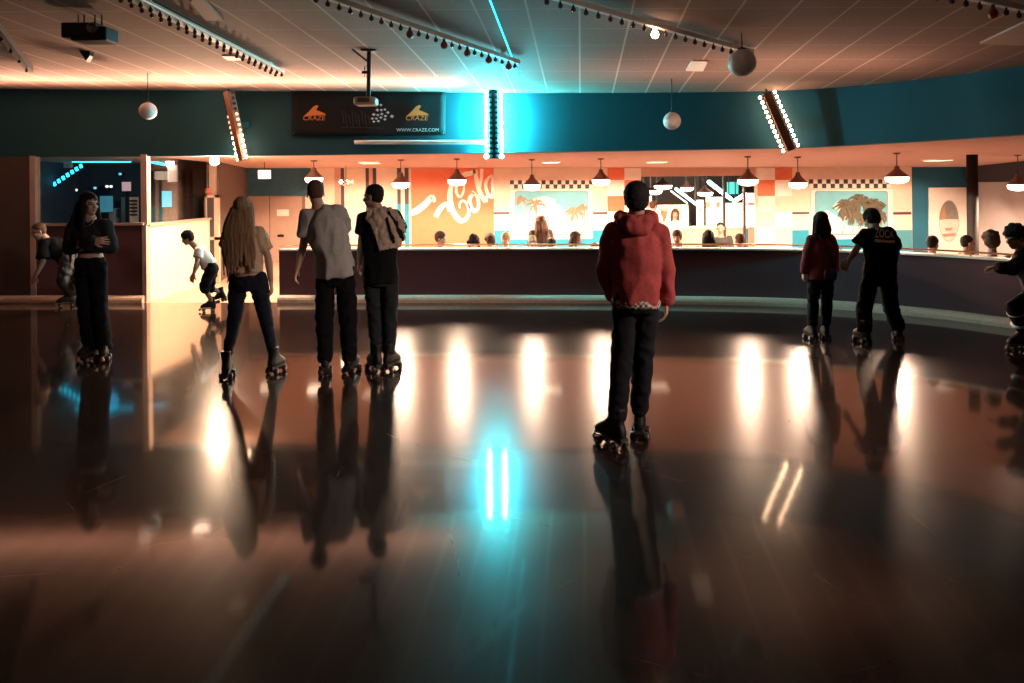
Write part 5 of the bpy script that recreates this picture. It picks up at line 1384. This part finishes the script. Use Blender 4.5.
def drape(o, outline, m, name, root, off=.012, th=.010, cell=1.0, D=8.0, rip=.006, seed=0):
    """cloth patch laid over a garment: a pixel outline filled with a grid, each vertex dropped onto the surface"""
    me = o.data; ob = Vector(root.location)
    bvh = BVHTree.FromPolygons([v.co + ob for v in me.vertices], [tuple(p.vertices) for p in me.polygons])
    xs = [p[0] for p in outline]; ys = [p[1] for p in outline]
    def inside(x, y):
        c = False; j = len(outline) - 1
        for i in range(len(outline)):
            xi, yi = outline[i]; xj, yj = outline[j]
            if (yi > y) != (yj > y) and x < (xj - xi)*(y - yi)/(yj - yi) + xi: c = not c
            j = i
        return c
    nx = int((max(xs)-min(xs))/cell) + 1; ny = int((max(ys)-min(ys))/cell) + 1
    grid = {}; vs = []
    def vert(i, j):
        if (i, j) in grid: return grid[i, j]
        x = min(xs) + i*cell; y = min(ys) + j*cell; r = ray(x, y).normalized()
        h = bvh.ray_cast(EYE, r)
        if h[0] is None:
            h = bvh.find_nearest(P(x, y, D)); 
        n_ = h[1]; n_ = n_ if n_.dot(r) < 0 else -n_
        q = h[0] + n_*(off + rip*noise.noise(Vector((x*.35, y*.2, seed)))) 
        grid[i, j] = len(vs); vs.append((q, n_)); return grid[i, j]
    fs = []
    for j in range(ny):
        for i in range(nx):
            if inside(min(xs) + (i+.5)*cell, min(ys) + (j+.5)*cell): fs.append((vert(i, j), vert(i, j+1), vert(i+1, j+1), vert(i+1, j)))
    if not fs: return None
    N_ = len(vs); V = [q for q, n_ in vs] + [q - n_*th for q, n_ in vs]
    ed = {}
    for f in fs:
        for a, b in zip(f, f[1:] + f[:1]): ed[(a, b)] = 1
    F_ = list(fs) + [tuple(i + N_ for i in reversed(f)) for f in fs]
    for a, b in ed:
        if (b, a) not in ed: F_.append((b, a, a + N_, b + N_))
    mb = MB(); mb.add(V, F_)
    return link(name, mb.mesh(name, True), m, root)

# tan jacket slung over the shoulder of the person in black
pt = PEOPLE['tee']
TANJ = mat('tan_jacket_cloth', (.36, .26, .20), .9, var=.2, scale=20, bump=.3, bscale=150)
jk = drape(pt['top'], [(370, 208), (379, 205.5), (387, 208), (396, 213), (401.5, 220), (404.5, 234), (405, 245), (398, 246.5), (388, 249), (380, 251), (376, 238), (372, 226), (366, 219)], TANJ, 'jacket', pt['root'], .035, .03, .8, 8.1, .016, 3)
for k, ol in enumerate(([(388, 214), (390, 213.5), (397, 228), (402, 240), (399.5, 241), (394, 232)], [(384.5, 220), (386, 219.5), (392, 238), (393, 243), (391, 243), (388, 234)])):
    drape(pt['top'], ol, BLKTEE, 'jacket_stripe', pt['root'], .050, .012, .5, 8.1, .016, 3)
# print on the black t-shirt
pp = PEOPLE['print']
PRINT = mat('pale_print', (.62, .50, .40), .8, var=.3, scale=40)
def arcs(cx, cy, w, h): return [(cx + w*math.cos(t_), cy + h*math.sin(t_)) for t_ in [2*PI*i/16 for i in range(16)]]
vs, fs = text_mb('ZOCA', 1.0)
xs = [v.x for v in vs]; ys = [v.y for v in vs]
def print_text(body, x0, x1, yt, yb, sk):
    vs, fs = text_mb(body, 1.0); xs = [v.x for v in vs]; ys = [v.y for v in vs]
    me = pp['top'].data; ob = Vector(pp['root'].location)
    bvh = BVHTree.FromPolygons([v.co + ob for v in me.vertices], [tuple(p.vertices) for p in me.polygons])
    out = []
    for v in vs:
        u = (v.x - min(xs))/(max(xs)-min(xs)); w = (v.y - min(ys))/(max(ys)-min(ys))
        x = x0 + (x1-x0)*u; y = yb + (yt-yb)*w + sk*u + (3.2*u*u if sk else 0)*w
        r = ray(x, y).normalized(); h = bvh.ray_cast(EYE, r)
        out.append((h[0] - r*.016) if h[0] is not None else bvh.find_nearest(P(x, y, 9.25))[0] - r*.016)
    mb = MB(); mb.add(out, fs); mb.add([q + Vector((0,.003,0)) for q in out], fs)
    return link('back_print_lettering', mb.mesh('lettering'), PRINT, pp['root'])
print_text('ZOCA', 875, 893.5, 228.0, 237.5, .6)
drape(pp['top'], [(875, 239.6), (884, 240.2), (894, 240.8), (894, 243.4), (884, 242.8), (875, 242.2)], PRINT, 'back_print_band', pp['root'], .012, .004, .5, 9.25, .0, 1)
# little shoulder bag of the maroon person
pm = PEOPLE['maroon']; q = P(830.5, 274, 9.45 - .14)
mb = MB(); mb.loft([[q + Vector((x*1.0, y*.5, z)) for x, y in [(math.cos(t_)*w, math.sin(t_)*w) for t_ in [2*PI*i/16 for i in range(16)]]] for w, z in ((.06, -.075), (.078, -.055), (.08, .02), (.066, .055), (.05, .06))])
bag = link('shoulder_bag', baked(mb, .008, 3), mat('black_bag_leather', (.02, .014, .014), .4), pm['root'])
mb = MB(); b_ = pm['chest']; mb.tube([q + Vector((.03, 0, .05)), q + Vector((.01, -.0, .18)), lerpv(b_, pm['sh'][0], .3) + Vector((.05, -.125, -.06)), lerpv(b_, pm['sh'][0], .55) + Vector((0, -.10, .07)), lerpv(b_, pm['sh'][0], .6) + Vector((0, .02, .10))], .009, 8)
link('strap', mb.mesh('strap', True), MATS['black_bag_leather'], bag)
# light stripe bands on the edge skater's trousers
pe = PEOPLE['edge']
for t_ in (.18, .62):
    a = lerpv(pe['kn'][0], pe['an'][0][0], t_); b = lerpv(pe['kn'][0], pe['an'][0][0], t_ + .04)
    mb = MB(); mb.cap(a, b, .094, .091, 18, 2, ends=False); link('stripe_band', mb.mesh('band', True), mat('pale_band', (.5, .42, .38), .6), pe['root'])
# necklace for the woman in black
pb = PEOPLE['black']; nk = pb['neck']
mb = MB(); mb.tube([nk + Vector((math.cos(a)*.07, -abs(math.sin(a))*.06 - .055, .01 - .085*math.sin(a))) for a in [PI*k/12 for k in range(13)]], .0035, 6)
link('necklace', mb.mesh('necklace', True), MATS['steel'], pb['root'])

# ------------------------------------------------------------------ guests behind the barrier
CLOTH = {}
def cloth(name, col):
    if name not in CLOTH: CLOTH[name] = mat(name, col, .9, var=.15, scale=20, bump=.2, bscale=120)
    return CLOTH[name]
def guest(label, px, py, d, face, hair, hm, top, skin=SK_L, s=.95, stand=False, hl=.2, floor_z=FS, tilt=.1, sleeve='short', seat=.11, sp_=1.0, lower=None):
    hc = P(px, py, d); f = Vector((face[0], face[1], 0)).normalized(); r = Vector((f.y, -f.x, 0)); u = Vector((0,0,1)); ax = head_axes(face, tilt)
    neck = hc - u*(.125*s) - f*(.025*s); chest = neck - u*(.085*s) - f*(.01*s)
    pz = (floor_z + (hc.z - floor_z)*.535) if stand else seat + .095*s
    pel = Vector((hc.x, hc.y, pz)) - f*.04
    root = thing('person', label, 'person', (pel.x, pel.y, floor_z if stand else seat))
    sh = [chest - r*.175*s, chest + r*.175*s]; hip = [pel - r*.085*s, pel + r*.085*s]
    S = dict(pel=pel, chest=chest, mid=(pel+chest)/2 - f*.01, hipax=r, shax=r)
    fl = floor_z
    tl = max(.25, (chest.z - pel.z)); al = min(.30*s, tl*.62)
    el = [sh[k] - u*al*.93 + r*((-1, 1)[k]*.05) + f*.02 for k in range(2)]
    wr = [el[k] + f*(.20*s if not stand else .10) - u*(.04 if not stand else .2) - r*((-1, 1)[k]*.08) for k in range(2)]
    if stand: kn = [hip[k] + (Vector((hip[k].x, hip[k].y, fl)) - hip[k])*.5 + f*.02 for k in range(2)]; an = [Vector((hip[k].x, hip[k].y, fl + .08)) for k in range(2)]
    else: kn = [hip[k] + f*(.38*s) + u*.02 for k in range(2)]; an = [kn[k] + Vector((0, 0, -(kn[k].z - fl - .09))) - f*.03 for k in range(2)]
    mb = MB()
    tw = [.14*s, .155*s, .135*s, .15*s, .16*s, .13*s, .06*s]; td = [.10*s, .11*s, .095*s, .11*s, .105*s, .08*s, .055*s]; ts = (-.12, .02, .38, .68, .88, 1.0, 1.08)
    torso_rings(mb, S, tw, td, ts, 16); add_head(mb, hc, ax, s, chest); mb.cap(chest, neck, .06*s, .056*s, 12, 3)
    for k in range(2):
        mb.cap(sh[k], el[k], .048*s, .038*s, 10, 3); mb.cap(el[k], wr[k], .039*s, .026*s, 10, 3)
        add_hand(mb, wr[k], (wr[k]-el[k]).normalized(), Vector((0,0,-1)) if not stand else -r*(-1, 1)[k], (-1, 1)[k], s)
        mb.cap(hip[k], kn[k], .08*s, .056*s, 10, 3); mb.cap(kn[k], an[k], .055*s, .036*s, 10, 3)
        mb.cap(an[k] - u*.045 - f*.05, an[k] - u*.05 + f*.14, .034*s, .028*s, 10, 3)
    me = baked(mb, .0085, 2, name='body'); paint_head(me, hc, ax, s, skin, (.32, .12, .1)); link('body', me, SKIN, root)
    link('hair', hair_mesh(hair, hc, ax, s, int(px), None, hl, sp_), hm, root)
    mb = MB(); ex = .02
    torso_rings(mb, S, [x + ex for x in tw], [x + ex for x in td], (-.06, .05, .38, .68, .88, 1.0, 1.06), 16)
    for k in range(2):
        mb.cap(sh[k], el[k] if sleeve == 'long' else lerpv(sh[k], el[k], .6), .062*s, .054*s, 12, 3)
        if sleeve == 'long': mb.cap(el[k], lerpv(el[k], wr[k], .92), .054*s, .038*s, 12, 3)
    link('top', baked(mb, .013, 3, fn=folds(.006, 9, int(px))), top, root)
    mb = MB(); torso_rings(mb, S, [.165*s, .17*s, .15*s], [.12*s, .13*s, .115*s], (-.14, 0, .15), 16)
    for k in range(2): mb.cap(hip[k], kn[k], .092*s, .07*s, 12, 3); mb.cap(kn[k], lerpv(kn[k], an[k], .9), .07*s, .055*s, 12, 3)
    link('trousers', baked(mb, .013, 3), lower or DEN_BLUE, root)
    for k in range(2):
        mb = MB(); mb.cap(an[k] - u*.04 - f*.055, an[k] - u*.045 + f*.15, .042*s, .036*s, 12, 3); link('shoe', baked(mb, .010, 2), BOOTM, root)
    return root
g = guest
g('person with brown hair in a peach top sitting alone before the big mural', 441, 238.5, 13.6, (.9, -.3), 'full', H_BRN, cloth('peach_cloth', (.70, .36, .24)), SK_P)
g('person with a dark bun sitting below the big letter o of the mural', 474, 241, 13.7, (.3, 1), 'bun', H_BLK, cloth('cream_cloth', (.7, .6, .5)), SK_M, hl=.1)
g('person with thick dark hair bending over beside the dark bun', 489.5, 241.5, 14.55, (-.5, .9), 'curly', H_DBR, cloth('white_cloth', (.78, .70, .62)), SK_M)
g('fair haired person facing the rink before the cyan wainscot', 505.5, 239, 13.9, (-.3, -.95), 'full', H_FAIR, cloth('pale_cloth', (.8, .72, .64)), SK_P, s=.88)
g('person with long brown hair and dark patterned jacket standing before the palm beach mural', 540.5, 221.5, 14.98, (-.2, 1), 'long', H_BRN, cloth('dark_pattern_cloth', (.07, .045, .035)), SK_M, stand=True, hl=.42, sp_=1.3, sleeve='long')
g('fair person in white low in front of the long brown haired one', 532.5, 241.5, 13.5, (.3, -.9), 'short', H_FAIR, cloth('white_cloth', (.78, .70, .62)), SK_P, s=.84)
g('dark haired person in black beside the long brown haired one', 552, 244.5, 14.2, (.5, .8), 'short', H_BLK, cloth('black_cloth', (.02, .018, .018)), SK_M, s=.95, sleeve='long')
g('brown long haired person in white seen in profile below the painted palm', 576, 238.5, 13.6, (.95, -.2), 'long', H_BRN, cloth('white_cloth', (.78, .70, .62)), SK_P, hl=.24)
g('person with dark hair bent so low only the crown shows over the barrier', 595.5, 249, 14.3, (.6, .7), 'full', H_BLK, cloth('black_cloth', (.02, .018, .018)), SK_M, s=.85, seat=-.02)
g('light brown haired person facing the rink next to the red jacket elbow', 677, 237.5, 13.6, (-.35, -.92), 'full', H_BRN, cloth('peach_cloth', (.70, .36, .24)), SK_P)
g('tall person with brown hair standing at the serving counter behind the red jacket', 654, 206, 19.4, (.9, .4), 'full', H_BRN, cloth('cream_cloth', (.7, .6, .5)), SK_P, stand=True)
g('person in white with pale hair standing at the serving counter', 664.5, 215, 20.35, (.2, -1), 'full', H_FAIR, cloth('white_cloth', (.78, .70, .62)), SK_P, stand=True, s=.9)
g('person with round pale face and brown fringe at the serving counter', 675, 214, 19.2, (-.1, -1), 'long', H_BRN, cloth('pale_cloth', (.8, .72, .64)), SK_P, stand=True, hl=.22, s=.95)
g('person with long black hair and black top seated before the serving counter', 708.5, 237.5, 13.7, (.1, 1), 'long', H_BLK, cloth('black_cloth', (.02, .018, .018)), SK_M, hl=.3, sleeve='long', s=1.0)
g('person in a black cap-like crop and black top seated further in', 720.5, 228.5, 16.3, (-.3, -1), 'short', H_BLK, cloth('black_cloth', (.02, .018, .018)), SK_M, s=.98, stand=False, seat=.16, sleeve='long')
g('short brown haired person in white seated below the cyan counter stripes', 739.5, 240.5, 13.5, (-.3, .95), 'short', H_BRN, cloth('white_cloth', (.78, .70, .62)), SK_M, s=.95)
g('dark haired person in a peach top seated under the oval picture board', 933, 244, 11.5, (.75, .5), 'short', H_DBR, cloth('orange_cloth', (.66, .28, .15)), SK_P)
g('person with dark hair seated at the foot of the black column', 968, 243.5, 11.7, (.9, -.1), 'short', H_DBR, cloth('orange_cloth', (.66, .28, .15)), SK_P)
g('person with bushy brown hair leaning on the barrier before the grey wall', 991, 242.5, 10.8, (.3, 1), 'curly', H_BRN, cloth('white_cloth', (.78, .70, .62)), SK_P, s=1.06)
